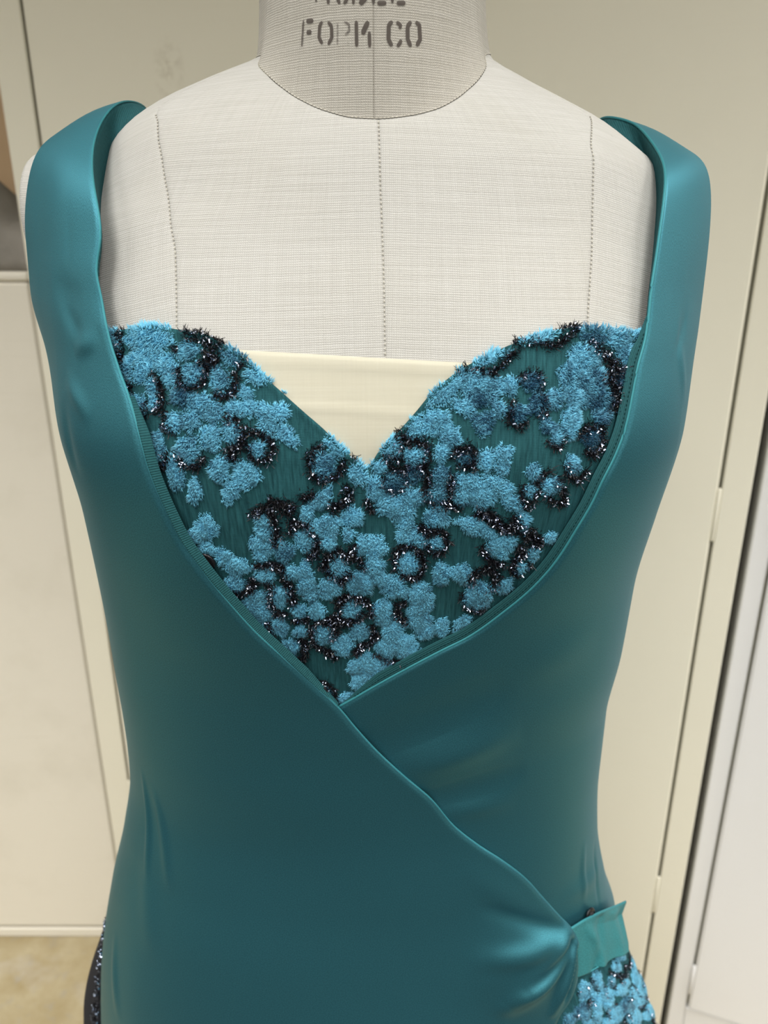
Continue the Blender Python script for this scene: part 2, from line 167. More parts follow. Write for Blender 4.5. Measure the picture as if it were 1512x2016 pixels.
def tube(P, r, sides=8, closed=False):
    P = np.asarray(P, float); n = len(P)
    T = np.gradient(P, axis=0)
    if closed: T = np.roll(P, -1, 0)-np.roll(P, 1, 0)
    T /= np.linalg.norm(T, axis=1, keepdims=True)+1e-12
    up = np.array([.13, .21, .97]); N = np.cross(T, up); bad = np.linalg.norm(N, axis=1) < .2
    N[bad] = np.cross(T[bad], [1, 0, 0]); N /= np.linalg.norm(N, axis=1, keepdims=True)
    B = np.cross(T, N)
    a = np.linspace(0, 2*math.pi, sides, endpoint=False)
    r = np.broadcast_to(np.asarray(r, float), (n,))
    V = P[:, None]+r[:, None, None]*(np.cos(a)[None, :, None]*N[:, None]+np.sin(a)[None, :, None]*B[:, None])
    V = V.reshape(-1, 3)
    F = grid_faces(n, sides, True).tolist()
    if closed:
        for k in range(sides):
            k2 = (k+1) % sides
            F.append([(n-1)*sides+k, (n-1)*sides+k2, k2, k])
    else:
        F.append(list(range(sides))[::-1]); F.append([(n-1)*sides+k for k in range(sides)])
    return V, F
def merge(parts):
    V, F, o = [], [], 0
    for v, f in parts:
        V.append(np.asarray(v)); F += [[i+o for i in q] for q in f]; o += len(v)
    return np.concatenate(V), F
def box(x0, x1, y0, y1, z0, z1, bev=0.0, axis=None):
    """bevelled box; axis = (origin, ex, ey) puts it in a turned frame"""
    b = min(bev, (x1-x0)*.45, (y1-y0)*.45, (z1-z0)*.45)
    V = []; 
    for sx in (0, 1):
        for sy in (0, 1):
            for sz in (0, 1):
                X, Y, Z = (x0, x1)[sx], (y0, y1)[sy], (z0, z1)[sz]
                dx, dy, dz = b*(1-2*sx), b*(1-2*sy), b*(1-2*sz)
                V += [(X, Y+dy, Z+dz), (X+dx, Y, Z+dz), (X+dx, Y+dy, Z)]
    V = np.array(V)
    g = lambda sx, sy, sz, k: ((sx*2+sy)*2+sz)*3+k
    F = []
    for k in range(3):
        o1, o2 = [(1, 2), (0, 2), (0, 1)][k]
        for s in (0, 1):
            q = []
            for a, c in ((0, 0), (1, 0), (1, 1), (0, 1)):
                i = [0, 0, 0]; i[k] = s; i[o1] = a; i[o2] = c
                q.append(g(*i, k))
            F.append(q)
    if b > 0:
        for k in range(3):
            o1, o2 = [(1, 2), (0, 2), (0, 1)][k]
            for a in (0, 1):
                for c in (0, 1):
                    i0 = [0, 0, 0]; i0[o1] = a; i0[o2] = c; i1 = list(i0); i1[k] = 1
                    F.append([g(*i0, o1), g(*i1, o1), g(*i1, o2), g(*i0, o2)])
        for sx in (0, 1):
            for sy in (0, 1):
                for sz in (0, 1): F.append([g(sx, sy, sz, 0), g(sx, sy, sz, 1), g(sx, sy, sz, 2)])
    if axis is not None:
        o, ex, ey = [np.array(a, float) for a in axis]
        V = o+V[:, :1]*ex+V[:, 1:2]*ey+V[:, 2:]*np.array([0, 0, 1.])
    c = V.mean(0)
    for q in F:
        p = V[q]; n = np.cross(p[1]-p[0], p[2]-p[0])
        if np.dot(n, p.mean(0)-c) < 0: q.reverse()
    return V, F
def ss(x, a, b):
    t = np.clip((np.asarray(x, float)-a)/(b-a), 0, 1); return t*t*(3-2*t)

# ------------------------------------------------------------------ materials
STAIN = (-.269, 1.093, 1.52)
class Mat:
    def __init__(s, name, col=(.5, .5, .5, 1), rough=.6, metal=0.0, spec=.5):
        s.m = bpy.data.materials.new(name); s.m.use_nodes = True
        s.t = s.m.node_tree; s.b = s.t.nodes['Principled BSDF']
        s.set('Base Color', col); s.set('Roughness', rough); s.set('Metallic', metal); s.set('Specular IOR Level', spec)
    def set(s, k, v): s.b.inputs[k].default_value = v
    def n(s, typ, **kw):
        x = s.t.nodes.new(typ)
        for k, v in kw.items():
            if k.startswith('_'): setattr(x, k[1:], v)
            else: x.inputs[k.replace('__', ' ')].default_value = v
        return x
    def l(s, a, b): s.t.links.new(a, b)
    def math(s, op, a, b=None, c=None):
        x = s.n('ShaderNodeMath', _operation=op)
        for i, q in enumerate((a, b, c)):
            if q is None: continue
            if isinstance(q, (int, float)): x.inputs[i].default_value = q
            else: s.l(q, x.inputs[i])
        return x.outputs[0]
    def mix(s, fac, a, b):
        x = s.n('ShaderNodeMix', _data_type='RGBA')
        for i, q in ((0, fac), (6, a), (7, b)):
            if isinstance(q, (int, float, tuple)): x.inputs[i].default_value = q
            else: s.l(q, x.inputs[i])
        return x.outputs[2]
    def coords(s, kind='Object', scale=(1, 1, 1)):
        tc = s.n('ShaderNodeTexCoord'); mp = s.n('ShaderNodeMapping')
        mp.inputs['Scale'].default_value = scale
        s.l(tc.outputs[kind], mp.inputs[0]); return mp.outputs[0]
    def noise(s, vec, scale, detail=3, rough=.5, dist=0.0):
        x = s.n('ShaderNodeTexNoise', Scale=scale, Detail=detail, Roughness=rough, Distortion=dist)
        s.l(vec, x.inputs['Vector']); return x.outputs['Fac']
    def ramp(s, fac, lo, hi):
        x = s.n('ShaderNodeMapRange'); s.l(fac, x.inputs[0]); x.inputs[1].default_value = lo; x.inputs[2].default_value = hi
        x.clamp = True; return x.outputs[0]
    def bump(s, h, strength, dist):
        x = s.n('ShaderNodeBump', Strength=strength, Distance=dist); s.l(h, x.inputs['Height'])
        s.l(x.outputs[0], s.b.inputs['Normal']); return x

def weave(m, uvv, period, base, dark, contrast, bumpd):
    """plain weave of threads: uv in metres"""
    sep = m.n('ShaderNodeSeparateXYZ'); m.l(uvv, sep.inputs[0])
    n1 = m.noise(uvv, 260, 2); 
    u = m.math('ADD', sep.outputs[0], m.math('MULTIPLY', n1, period*.5)); v = m.math('ADD', sep.outputs[1], m.math('MULTIPLY', m.noise(uvv, 180, 2), period*.9))
    k = 2*math.pi/period
    su = m.math('SINE', m.math('MULTIPLY', u, k)); sv = m.math('SINE', m.math('MULTIPLY', v, k))
    chk = m.math('MULTIPLY', su, sv)
    w = m.math('ADD', m.math('MULTIPLY', sv, .55), m.math('MULTIPLY', su, .45))
    h = m.math('ADD', m.math('MULTIPLY', chk, .5), w)
    mp = m.n('ShaderNodeMapping'); mp.inputs['Scale'].default_value = (18, 900, 1); m.l(uvv, mp.inputs[0])
    slub = m.noise(mp.outputs[0], 1.0, 2)
    mp2 = m.n('ShaderNodeMapping'); mp2.inputs['Scale'].default_value = (900, 25, 1); m.l(uvv, mp2.inputs[0])
    slub2 = m.noise(mp2.outputs[0], 1.0, 2)
    sl = m.math('ADD', m.math('MULTIPLY', m.math('SUBTRACT', slub, .5), 2.4), m.math('MULTIPLY', m.math('SUBTRACT', slub2, .5), 1.4))
    tone = m.ramp(m.math('ADD', m.math('MULTIPLY', h, .45), sl), -1.3, .9)
    col = m.mix(tone, dark, base)
    big = m.ramp(m.noise(uvv, 14, 3), .45, .8)
    col = m.mix(m.math('MULTIPLY', big, .12), col, (base[0]*.92, base[1]*.86, base[2]*.72, 1))
    spk = m.ramp(m.noise(uvv, 330, 1), .78, .84)
    col = m.mix(m.math('MULTIPLY', spk, .35), col, (.25, .23, .18, 1))
    m.l(col, m.b.inputs['Base Color'])
    m.bump(m.math('ADD', h, m.math('MULTIPLY', sl, .7)), .45, bumpd)

M = {}
m = Mat('linen', rough=.9, spec=.15)
weave(m, m.coords('UV'), .00100, (.515, .51, .485, 1), (.405, .395, .365, 1), 1, .00018); M['linen'] = m.m
m = Mat('neck_linen', rough=.9, spec=.15)
weave(m, m.coords('UV'), .00105, (.49, .47, .425, 1), (.36, .34, .295, 1), 1, .0002); M['neck_linen'] = m.m
m = Mat('muslin', rough=.9, spec=.1)
weave(m, m.coords('UV'), .00066, (.53, .51, .415, 1), (.485, .46, .365, 1), .5, .00004); M['muslin'] = m.m

def satin(name, col, rough, metal, twill=.1, sheen=.0):
    m = Mat(name, rough=rough, metal=metal, spec=.15)
    uvv = m.coords('UV')
    f = m.noise(uvv, 1500, 2); g = m.noise(uvv, 60, 3)
    c = m.mix(m.ramp(f, .3, .7), (col[0]*.80, col[1]*.80, col[2]*.80, 1), (col[0]*1.16, col[1]*1.16, col[2]*1.16, 1))
    m.l(c, m.b.inputs['Base Color'])
    sep = m.n('ShaderNodeSeparateXYZ'); m.l(uvv, sep.inputs[0])
    k = 2*math.pi/.0011
    tw = m.math('SINE', m.math('MULTIPLY', m.math('ADD', m.math('MULTIPLY', sep.outputs[0], .55), sep.outputs[1]), k))
    h = m.math('ADD', m.math('MULTIPLY', tw, twill), m.math('MULTIPLY', f, 1.0))
    m.bump(h, .35, .00012)
    m.set('Anisotropic', .5); m.set('Sheen Weight', sheen); m.set('Sheen Roughness', .5); m.set('Sheen Tint', (.35, .75, .85, 1))
    m.l(m.ramp(g, -3, 3.2), m.b.inputs['Roughness']) if False else None
    return m.m
TEAL = (.054, .218, .272)
M['satin'] = satin('teal_satin', TEAL, .46, .8)
M['satin_edge'] = satin('teal_satin_edge', (.042, .22, .25), .4, .2)
M['satin_tab'] = satin('teal_satin_wrong_side', (.035, .18, .195), .5, .1)
m = Mat('lining', srgb(34, 92, 94), .85, spec=.2)
uvv = m.coords('UV'); sep = m.n('ShaderNodeSeparateXYZ'); m.l(uvv, sep.inputs[0])
rib = m.math('SINE', m.math('MULTIPLY', sep.outputs[0], 2*math.pi/.0011))
c = m.mix(m.ramp(m.math('ADD', m.math('MULTIPLY', rib, .5), m.math('MULTIPLY', m.noise(uvv, 900, 2), 1.8)), -.2, 1.9), (.008, .047, .054, 1), (.020, .105, .115, 1))
m.l(c, m.b.inputs['Base Color']); m.bump(rib, .5, .00015); M['lining'] = m.m
M['lining'] = m.m
m = Mat('chiffon', rough=.85, spec=.15)
uvv = m.coords('UV'); sep = m.n('ShaderNodeSeparateXYZ'); m.l(uvv, sep.inputs[0])
mp = m.n('ShaderNodeMapping'); mp.inputs['Scale'].default_value = (800, 70, 1); m.l(uvv, mp.inputs[0])
cr = m.noise(mp.outputs[0], 1.0, 3, .6, .4)
fine = m.math('SINE', m.math('MULTIPLY', sep.outputs[1], 2*math.pi/.0007))
c = m.mix(m.ramp(cr, .3, .72), (.006, .040, .048, 1), (.022, .104, .118, 1))
m.l(c, m.b.inputs['Base Color']); m.bump(m.math('ADD', cr, m.math('MULTIPLY', fine, .05)), .9, .0006); M['chiffon'] = m.m

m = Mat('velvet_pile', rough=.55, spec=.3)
at = m.n('ShaderNodeAttribute', _attribute_name='pile_shade')
c = m.mix(at.outputs['Fac'], (.17, .54, .74, 1), (.006, .06, .125, 1))  # light and dark blue stand for shading by pile direction
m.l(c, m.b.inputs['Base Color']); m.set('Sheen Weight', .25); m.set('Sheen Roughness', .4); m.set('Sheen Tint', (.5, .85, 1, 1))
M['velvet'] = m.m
M['tinsel'] = Mat('black_thread', (.006, .006, .009, 1), .5, spec=.4).m
M['lurex'] = Mat('metallic_thread', (.36, .41, .52, 1), .2, 1.0).m
m = Mat('stencil_ink', (.10, .085, .075, 1), .9, spec=.1)
tc = m.coords('Object'); fd = m.n('ShaderNodeAttribute', _attribute_name='ink')
nz = m.noise(tc, 1100, 3, .6); nb = m.noise(tc, 300, 2)
a = m.math('SUBTRACT', m.math('ADD', m.math('MULTIPLY', fd.outputs['Fac'], 1.15), m.math('MULTIPLY', nz, .9)), .58)
m.l(m.math('MULTIPLY', m.ramp(a, .0, .55), .8), m.b.inputs['Alpha']); M['ink'] = m.m
M['seam'] = Mat('seam_thread', (.50, .48, .42, 1), .9, spec=.1).m
M['stitch'] = Mat('dark_stitch', (.004, .03, .032, 1), .8, spec=.1).m
M['snap'] = Mat('black_metal', (.02, .02, .022, 1), .25, .6).m
M['iron'] = Mat('iron', (.03, .03, .03, 1), .45, .6).m
def paint(name, col, dirt, rough=.45, scale=5, amt=.25):
    m = Mat(name, col, rough, spec=.35)
    v = m.coords('Object'); d = m.ramp(m.noise(v, scale, 5, .6), .5, .85)
    mp = m.n('ShaderNodeMapping'); mp.inputs['Scale'].default_value = (3, 3, 60); m.l(v, mp.inputs[0])
    st = m.ramp(m.noise(mp.outputs[0], 2, 3), .6, .9)
    c = m.mix(m.math('MULTIPLY', m.math('MAXIMUM', d, m.math('MULTIPLY', st, .6)), amt), col, dirt)
    m.l(c, m.b.inputs['Base Color']); m.bump(m.noise(v, 400, 2), .1, .0003)
    return m
mc = M['cream'] = paint('cream_enamel', (.85, .82, .69, 1), (.64, .60, .46, 1), .5, 3, .10)
mp = mc.coords('Object'); vd = mc.n('ShaderNodeVectorMath', _operation='SUBTRACT'); mc.l(mp, vd.inputs[0]); vd.inputs[1].default_value = STAIN
sc_ = mc.n('ShaderNodeVectorMath', _operation='MULTIPLY'); mc.l(vd.outputs[0], sc_.inputs[0]); sc_.inputs[1].default_value = (1, 1, .6)
ln = mc.n('ShaderNodeVectorMath', _operation='LENGTH'); mc.l(sc_.outputs[0], ln.inputs[0])
spot = mc.math('MULTIPLY', mc.math('SUBTRACT', 1.0, mc.ramp(ln.outputs['Value'], .004, .024)), mc.ramp(mc.noise(mp, 90, 3), .42, .62))
old = mc.b.inputs['Base Color'].links[0].from_socket
mc.l(mc.mix(mc.math('MULTIPLY', spot, .4), old, (.42, .36, .24, 1)), mc.b.inputs['Base Color']); M['cream'] = mc.m
M['white'] = paint('white_enamel', (.88, .88, .88, 1), (.7, .68, .62, 1), .5, 3, .15).m
M['offwhite'] = paint('scuffed_white_paint', (.80, .76, .66, 1), (.5, .46, .35, 1), .6, 6, .3).m
M['gap'] = Mat('door_rebate', (.42, .40, .30, 1), .8).m
m = Mat('concrete', rough=.75, spec=.2)
v = m.coords('Object')
c = m.mix(m.ramp(m.noise(v, 14, 6, .65), .35, .7), (.30, .24, .13, 1), (.40, .345, .225, 1))
c = m.mix(m.ramp(m.noise(v, 34, 4, .6), .55, .75), c, (.30, .27, .21, 1))
c = m.mix(m.ramp(m.noise(v, 6, 4, .6), .55, .75), c, (.42, .385, .32, 1))
m.l(c, m.b.inputs['Base Color']); m.bump(m.noise(v, 90, 5), .2, .002); M['concrete'] = m.m
m = Mat('grey_felt', rough=.95, spec=.05); v = m.coords('Object')
c = m.mix(m.noise(v, 30, 5), (.22, .205, .18, 1), (.36, .335, .30, 1)); m.l(c, m.b.inputs['Base Color']); m.bump(m.noise(v, 300, 3), .5, .002); M['felt'] = m.m
m = Mat('pine', rough=.6); v = m.coords('Object', (40, 40, 2))
c = m.mix(m.noise(v, 1, 4), (.70, .50, .30, 1), (.55, .36, .20, 1)); m.l(c, m.b.inputs['Base Color']); M['pine'] = m.m
M['wall'] = paint('wall_paint', (.42, .40, .35, 1), (.3, .28, .24, 1), .8, 2, .3).m
M['wall_pale'] = paint('pale_wall_paint', (.80, .79, .75, 1), (.6, .6, .55, 1), .8, 2, .2).m
M['added_dark'] = paint('added_dark_paint', (.10, .10, .10, 1), (.08, .08, .08, 1), .8, 2, .3).m  # for the wainscots added to dim the satin reflections
M['black_cloth'] = Mat('black_cloth', (.016, .017, .022, 1), .8, spec=.2).m
M['scuff'] = Mat('black_rubber', (.02, .02, .02, 1), .8).m

# ------------------------------------------------------------------ the room
def structure(name, vf, mat, parent=None):
    o = obj(name, mesh(name, *vf, mats=[mat], smooth=False), parent)
    if parent is None: o['kind'] = 'structure'
    return o
structure('floor', box(-2.6, 2.6, -3.6, 1.9, -.08, 0), M['concrete'])
structure('wall_back', box(-2.6, 2.6, 1.9, 2.0, 0, 2.95), M['wall'])
structure('wall_front', box(-2.6, 2.6, -2.6, -2.5, 0, 2.95), M['wall_pale'])
structure('wall_left', box(-2.7, -2.6, -2.6, 2.0, 0, 2.95), M['wall_pale'])
structure('wall_right', box(2.6, 2.7, -2.6, 2.0, 0, 2.95), M['wall_pale'])
structure('shade_trim_1', box(-2.6, 2.6, -2.499, -2.47, 0, 1.45, .004), M['added_dark'])  # unseen dark wainscots, added so the lower satin reflects dark
structure('shade_trim_2', box(-2.599, -2.57, -2.469, 1.884, 0, 1.30, .004), M['added_dark'])
structure('shade_trim_3', box(2.57, 2.599, -2.469, 1.884, 0, 1.30, .004), M['added_dark'])
structure('ceiling', box(-2.6, 2.6, -2.6, 2.0, 2.96, 3.05), M['wall_pale'])
structure('baseboard_back', box(-2.6, 2.6, 1.885, 1.8999, 0.0, .1, .004), M['offwhite'])

mat_o = obj('added_shade_mat', mesh('added_shade_mat', *box(-1.9, 1.9, -2.3, .16, .0003, .012, .004), mats=[M['scuff']], smooth=False))  # unseen mat added to darken satin reflections and floor bounce
tag(mat_o, 'wide unseen black mat added on the floor to darken the satin reflections', 'mat')

# tall cream locker, turned so its right end comes nearer
yaw = math.radians(14)
LO = np.array([-.5105, 1.158, 0]); ex = np.array([math.cos(yaw), -math.sin(yaw), 0]); ey = np.array([math.sin(yaw), math.cos(yaw), 0])
FR = (LO, ex, ey)
W_ = 1.0005
lk = thing('metal_locker', 'tall cream double door metal locker behind the dress form', 'locker', tuple(LO+ex*.5+ey*.23))
def part(name, vf, mat, parent, smooth=False): return obj(name, mesh(name, *vf, mats=[mat], smooth=smooth), parent)
s0, s1 = .0497, .9640
g = .0022
part('side_panel', box(0, .012, .002, .46, .0, 2.02, .002, FR), M['cream'], lk)
part('side_panel', box(W_-.012, W_, .002, .46, .0, 2.02, .002, FR), M['cream'], lk)
part('back_panel', box(.012, W_-.012, .45, .46, .0, 2.02, 0, FR), M['cream'], lk)
part('top_panel', box(0.0125, W_-.0125, .002, .449, 2.0, 2.02, .002, FR), M['cream'], lk)
part('front_stile', box(0, s0-g, -.004, .0015, .0, 2.02, .0015, FR), M['cream'], lk)
part('front_stile', box(s1+g, W_, -.004, .0015, .0, 2.02, .0015, FR), M['cream'], lk)
part('bottom_rail', box(s0-g+.0005, s1+g-.0005, -.0035, .0015, .0, .075, .0015, FR), M['cream'], lk)
part('inner_stop', box(s0-.02, s1+.02, .006, .010, .02, 1.99, 0, FR), M['gap'], lk)
mid = .5*(s0+s1)
for a, b in ((s0+g, mid-.0015), (mid+.0015, s1-g)):
    d = part('door', box(a, b, -.005, .005, .08, 1.985, .003, FR), M['cream'], lk)
    if a < mid-.1:
        hp = LO+ex*(mid-.05)+ey*(-.012)
        part('handle', box(mid-.06, mid-.035, -.03, -.0051, .98, 1.10, .006, FR), M['snap'], d)
for hz in (.99, .36, 1.75):
    p = LO+ex*s1-ey*.0025
    V, F = tube([p+[0, 0, hz-.036], p+[0, 0, hz-.0345], p+[0, 0, hz+.0345], p+[0, 0, hz+.036]], [.0016, .0024, .0024, .0016], 10)
    part('hinge', (V, F), M['cream'], lk, True)
    p = LO+ex*s0-ey*.0025
    V, F = tube([p+[0, 0, hz-.036], p+[0, 0, hz-.0345], p+[0, 0, hz+.0345], p+[0, 0, hz+.036]], [.0016, .0024, .0024, .0016], 10)
    part('hinge', (V, F), M['cream'], lk, True)

# white cabinet standing to the right of it
yw = math.radians(21)
WO = LO+ex*(W_+.012)+ey*.004
wx = np.array([math.cos(yw), -math.sin(yw), 0]); wy = np.array([math.sin(yw), math.cos(yw), 0])
FW = (WO, wx, wy)
wc = thing('storage_cabinet', 'cool white metal cabinet right of the cream locker', 'cabinet', tuple(WO+wx*.3+wy*.2))
part('carcass', box(0, .62, .0105, .42, 0, 1.95, .003, FW), M['white'], wc)
q0 = .0253
part('front_stile', box(0, q0-.002, -.002, .010, 0, 1.95, .002, FW), M['white'], wc)
part('front_stile', box(.585, .62, -.002, .010, 0, 1.95, .002, FW), M['white'], wc)
zb = 1.33+.9*0-0.0
DOORZ = .0
part('bottom_rail', box(q0-.0015, .5845, -.001, .010, 0, .135, .002, FW), M['white'], wc)
part('gap_strip', box(q0-.006, .5845, .0101, .0104, .12, 1.93, 0, FW), M['gap'], wc)
d = part('door', box(q0+.002, .583, -.006, .008, .1395, 1.93, .003, FW), M['white'], wc)
part('handle', box(.53, .55, -.03, -.0061, .95, 1.07, .006, FW), M['snap'], d)
for hz in (.2, 1.0, 1.75):
    p = WO+wx*q0-wy*.003
    V, F = tube([p+[0, 0, hz-.031], p+[0, 0, hz-.03], p+[0, 0, hz+.03], p+[0, 0, hz+.031]], [.0016, .0026, .0026, .0016], 10)
    part('hinge', (V, F), M['white'], wc, True)

# low white chest left of the locker, with a grey felt roll and a pine batten on it
ch = thing('storage_chest', 'scuffed off-white chest standing left of the cream locker', 'chest', (-.86, 1.36, 0))
part('body', box(-1.30, -.5115, 1.166, 1.56, .022, 1.262, .006), M['offwhite'], ch)
part('front_panel', box(-1.30, -.5145, 1.158, 1.1655, .03, 1.2615, .004), M['offwhite'], ch)
part('plinth', box(-1.295, -.516, 1.160, 1.55, 0, .0215, .002), M['offwhite'], ch)
part('lid', box(-1.305, -.512, 1.156, 1.565, 1.2625, 1.276, .004), M['offwhite'], ch)
th = np.linspace(0, math.pi, 26)
rows = []
for k, xx in enumerate(np.linspace(-1.2, -.522, 40)):
    hgt = .155*(1-.50*ss(xx, -.66, -.54)) + .006*math.sin(xx*60)
    yy = 1.30+.115*np.cos(th)[::-1]*-1; zz = 1.2765+hgt*np.sin(th)**.75*(1+.03*np.sin(5*th+xx*30))
    rows.append(np.stack([np.full_like(th, xx)+.004*np.sin(th*4+xx*20), yy, zz], -1))
P = np.array(rows)
F = grid_faces(40, 26).tolist(); F.append([k for k in range(26)]); F.append([39*26+k for k in range(26)][::-1])
F += [[k*26, (k+1)*26, (k+1)*26+25, k*26+25] for k in range(39)]
o = obj('felt_bundle', mesh('felt_bundle', P.reshape(-1, 3), F, [M['felt']]))
tag(o, 'grey felt bundle lying on the off-white chest', 'bundle')
o = obj('wood_batten', mesh('wood_batten', *box(-.664, -.630, 1.43, 1.452, 1.2765, 2.15, .002), mats=[M['pine']], smooth=False))
tag(o, 'pale pine batten standing upright behind the grey felt bundle', 'batten')
ang = np.linspace(0, 2*math.pi, 18, endpoint=False)
rr = .012*(1+.25*np.sin(3*ang)+.15*np.cos(5*ang))
V = np.concatenate([np.stack([-.488+rr*1.2*np.cos(ang), 1.120+rr*np.sin(ang), np.full(18, .0005)], -1), np.stack([-.488+rr*.8*np.cos(ang), 1.120+rr*.7*np.sin(ang), np.full(18, .007)], -1)])
F = grid_faces(2, 18, True).tolist()+[list(range(18, 36))]
o = obj('lint_clump', mesh('lint_clump', V+np.array([0.0, 0, 0]), F, [M['scuff']]))
tag(o, 'small black lint clump on the floor by the off-white chest', 'lint')

# ------------------------------------------------------------------ dress form
SEAMP = np.array([s[0] for s in NECK_SEAM])/1000.; SEAMZ = np.array([s[1] for s in NECK_SEAM])/1e4
SEAMP[0], SEAMP[-1] = -1.35, 1.40
SEAMP = np.concatenate([SEAMP[:1], [-1.05, -.78], SEAMP[1:-1], [.88, 1.08], SEAMP[-1:]]); SEAMZ = np.concatenate([SEAMZ[:1], [.0835, .0785], SEAMZ[1:-1], [.0795, .0840], SEAMZ[-1:]])
SEAMP = np.concatenate([[-3.2, -2.2], SEAMP, [2.2, 3.2]]); SEAMZ = np.concatenate([[.083, .088], SEAMZ, [.088, .083]])
def seam_z(phi): return H+pchip(np.asarray(phi, float), SEAMP, SEAMZ)
def line(D):
    d = np.array(D, float); z = H+d[:, 1]/1e4; p = d[:, 0]/1e3
    o = np.argsort(z); return lambda zq: pchip(np.asarray(zq, float), z[o], p[o])
form = thing('dress_form', 'pale linen covered dress form with stencilled neck, wearing a teal dress', 'mannequin', (0, YC, 0))
cl, cc, cr_ = line(PRINCESS_L), line(CENTER), line(PRINCESS_R)
ZB = H-.72
FORM_SHAPE = True
side_l = lambda z: np.full_like(z, -1.62); side_r = lambda z: np.full_like(z, 1.62)
def panel(name, fa, fb, shear, rows=150, cols=56, lab=None):
    """one linen panel between two seams, its edges sunk into the seams"""
    s = np.linspace(0, 1, cols); s = .5-.5*np.cos(math.pi*s)*(.35+.65*np.abs(np.cos(math.pi*s))**.5) if False else s
    e = .012; s = np.concatenate([[0, e*.25, e*.5, e], np.linspace(e, 1-e, cols-6)[1:-1], [1-e, 1-e*.5, 1-e*.25, 1]])
    t = np.linspace(0, 1, rows)
    # rows run from the neck seam down
    Z = np.empty((rows, len(s))); PH = np.empty_like(Z)
    z0 = np.full(len(s), H+.06)
    for it in range(6):
        ph = fa(z0)*(1-s)+fb(z0)*s; z0 = seam_z(ph)-.0002
    for k in range(rows):
        z = z0*(1-t[k]**1.15)+ZB*t[k]**1.15
        Z[k] = z; PH[k] = fa(z)*(1-s)+fb(z)*s
    d = np.minimum(s, 1-s)[None, :]*np.abs(fb(Z)-fa(Z))*.15
    dt = (z0[None, :]-Z)
    off = -np.maximum(.0005*np.exp(-(d/.0009)**2), .0003*np.exp(-(dt/.0009)**2))
    P = surf(PH, Z, off)
    u = PH*.165; v = Z-H
    U = np.stack([u*math.cos(shear)+v*math.sin(shear), -u*math.sin(shear)+v*math.cos(shear)], -1)
    o = obj(name, mesh(name, P.reshape(-1, 3), grid_faces(rows, len(s)), [M['linen']], uv=U), form)
    return o
panel('side_front_panel', side_l, cl, .22); panel('front_panel', cl, cc, .03)
panel('front_panel', cc, cr_, -.03); panel('side_front_panel', cr_, side_r, -.22)
panel('back_panel', lambda z: np.full_like(z, 1.62), lambda z: np.full_like(z, 2*math.pi-1.62), 0, 90, 50)
def dashes(P, step, gap, r):
    d = np.concatenate([[0], np.cumsum(np.linalg.norm(np.diff(P, axis=0), axis=1))])
    out = []; x = 0
    while x+step*gap < d[-1]:
        q = np.array([np.interp([x, x+step*gap*.5, x+step*gap], d, P[:, k]) for k in range(3)]).T
        out.append(tube(q, [r*.6, r, r*.6], 5)); x += step
    return merge(out)
for f in (cl, cc, cr_):
    zz = np.linspace(H+.055 if f is not cc else H+.049, H-.09, 120)
    o = obj('seam_stitching', mesh('seam_stitching', *dashes(surf(f(zz), zz, .00002), .0022, .62, .00033), mats=[M['seam']]), form); o['kind'] = 'stuff'
ph = np.linspace(-1.5, 1.5, 260)
o = obj('seam_stitching', mesh('seam_stitching', *dashes(surf(ph, seam_z(ph), .0), .0019, .7, .00035), mats=[M['seam']]), form); o['kind'] = 'stuff'
# neck: lofted from the seam up to a flat cap
NT = 200
ZT = H+.205
_q = np.linspace(-3.6, 3.6, 3000); _S = surf(_q, seam_z((_q+math.pi) % (2*math.pi)-math.pi), -.0002)
_ta = np.unwrap(np.arctan2((_S[:, 0]+.006)/.0588, -(_S[:, 1]-YC)/.0588))
_ta -= 2*math.pi*np.round(_ta[1500]/(2*math.pi))
def base_ring(phi): return np.stack([np.interp(phi, _ta, _S[:, k]) for k in range(3)], -1)
def neck(phi, w):
    """w 0 at the seam, 1 at the top"""
    p0 = base_ring(phi)
    top = np.stack([-.006+.0560*np.sin(phi), YC-.0575*np.cos(phi), np.full_like(phi, ZT)], -1)
    mid = np.stack([-.006+.0572*np.sin(phi), YC-.0585*np.cos(phi), p0[..., 2]+(ZT-p0[..., 2])*w], -1)
    e = np.exp(-(w/.13))[..., None]
    Q = mid*(1-e)+p0*e
    Q[..., 2] = p0[..., 2]+(ZT-p0[..., 2])*w
    k = (w**2)[..., None]; T = Q*(1-k)+top*k; T[..., 2] = Q[..., 2]
    return T
for name, a, b in (('neck_panel', -math.pi, .02), ('neck_panel', .02, math.pi)):
    ph = np.concatenate([[a], np.linspace(a+.006, b-.006, 110), [b]]); w = np.linspace(0, 1, 80)**1.25
    PH, WW = np.meshgrid(ph, w)
    P = neck(PH, WW)
    edge = (np.abs(PH-.02) < .004)
    rad = P-np.array([-.006, YC, 0]); rad[..., 2] = 0; rad /= np.linalg.norm(rad, axis=-1, keepdims=True)
    P -= rad*np.where(edge, .0006, 0)[..., None]
    U = np.stack([PH*.058, P[..., 2]-H-.004*np.cos(PH)], -1)
    obj(name, mesh(name, P.reshape(-1, 3), grid_faces(80, len(ph)), [M['neck_linen']], uv=U), form)
ph = np.linspace(-math.pi, math.pi, 48, endpoint=False)
ring = np.stack([-.006+.0560*np.sin(ph), YC-.0575*np.cos(ph), np.full(48, ZT)], -1)
V = np.concatenate([ring, [[-.006, YC, ZT+.012]]]); F = [[k, (k+1) % 48, 48] for k in range(48)]
part('neck_cap', (V, F), M['iron'], form)
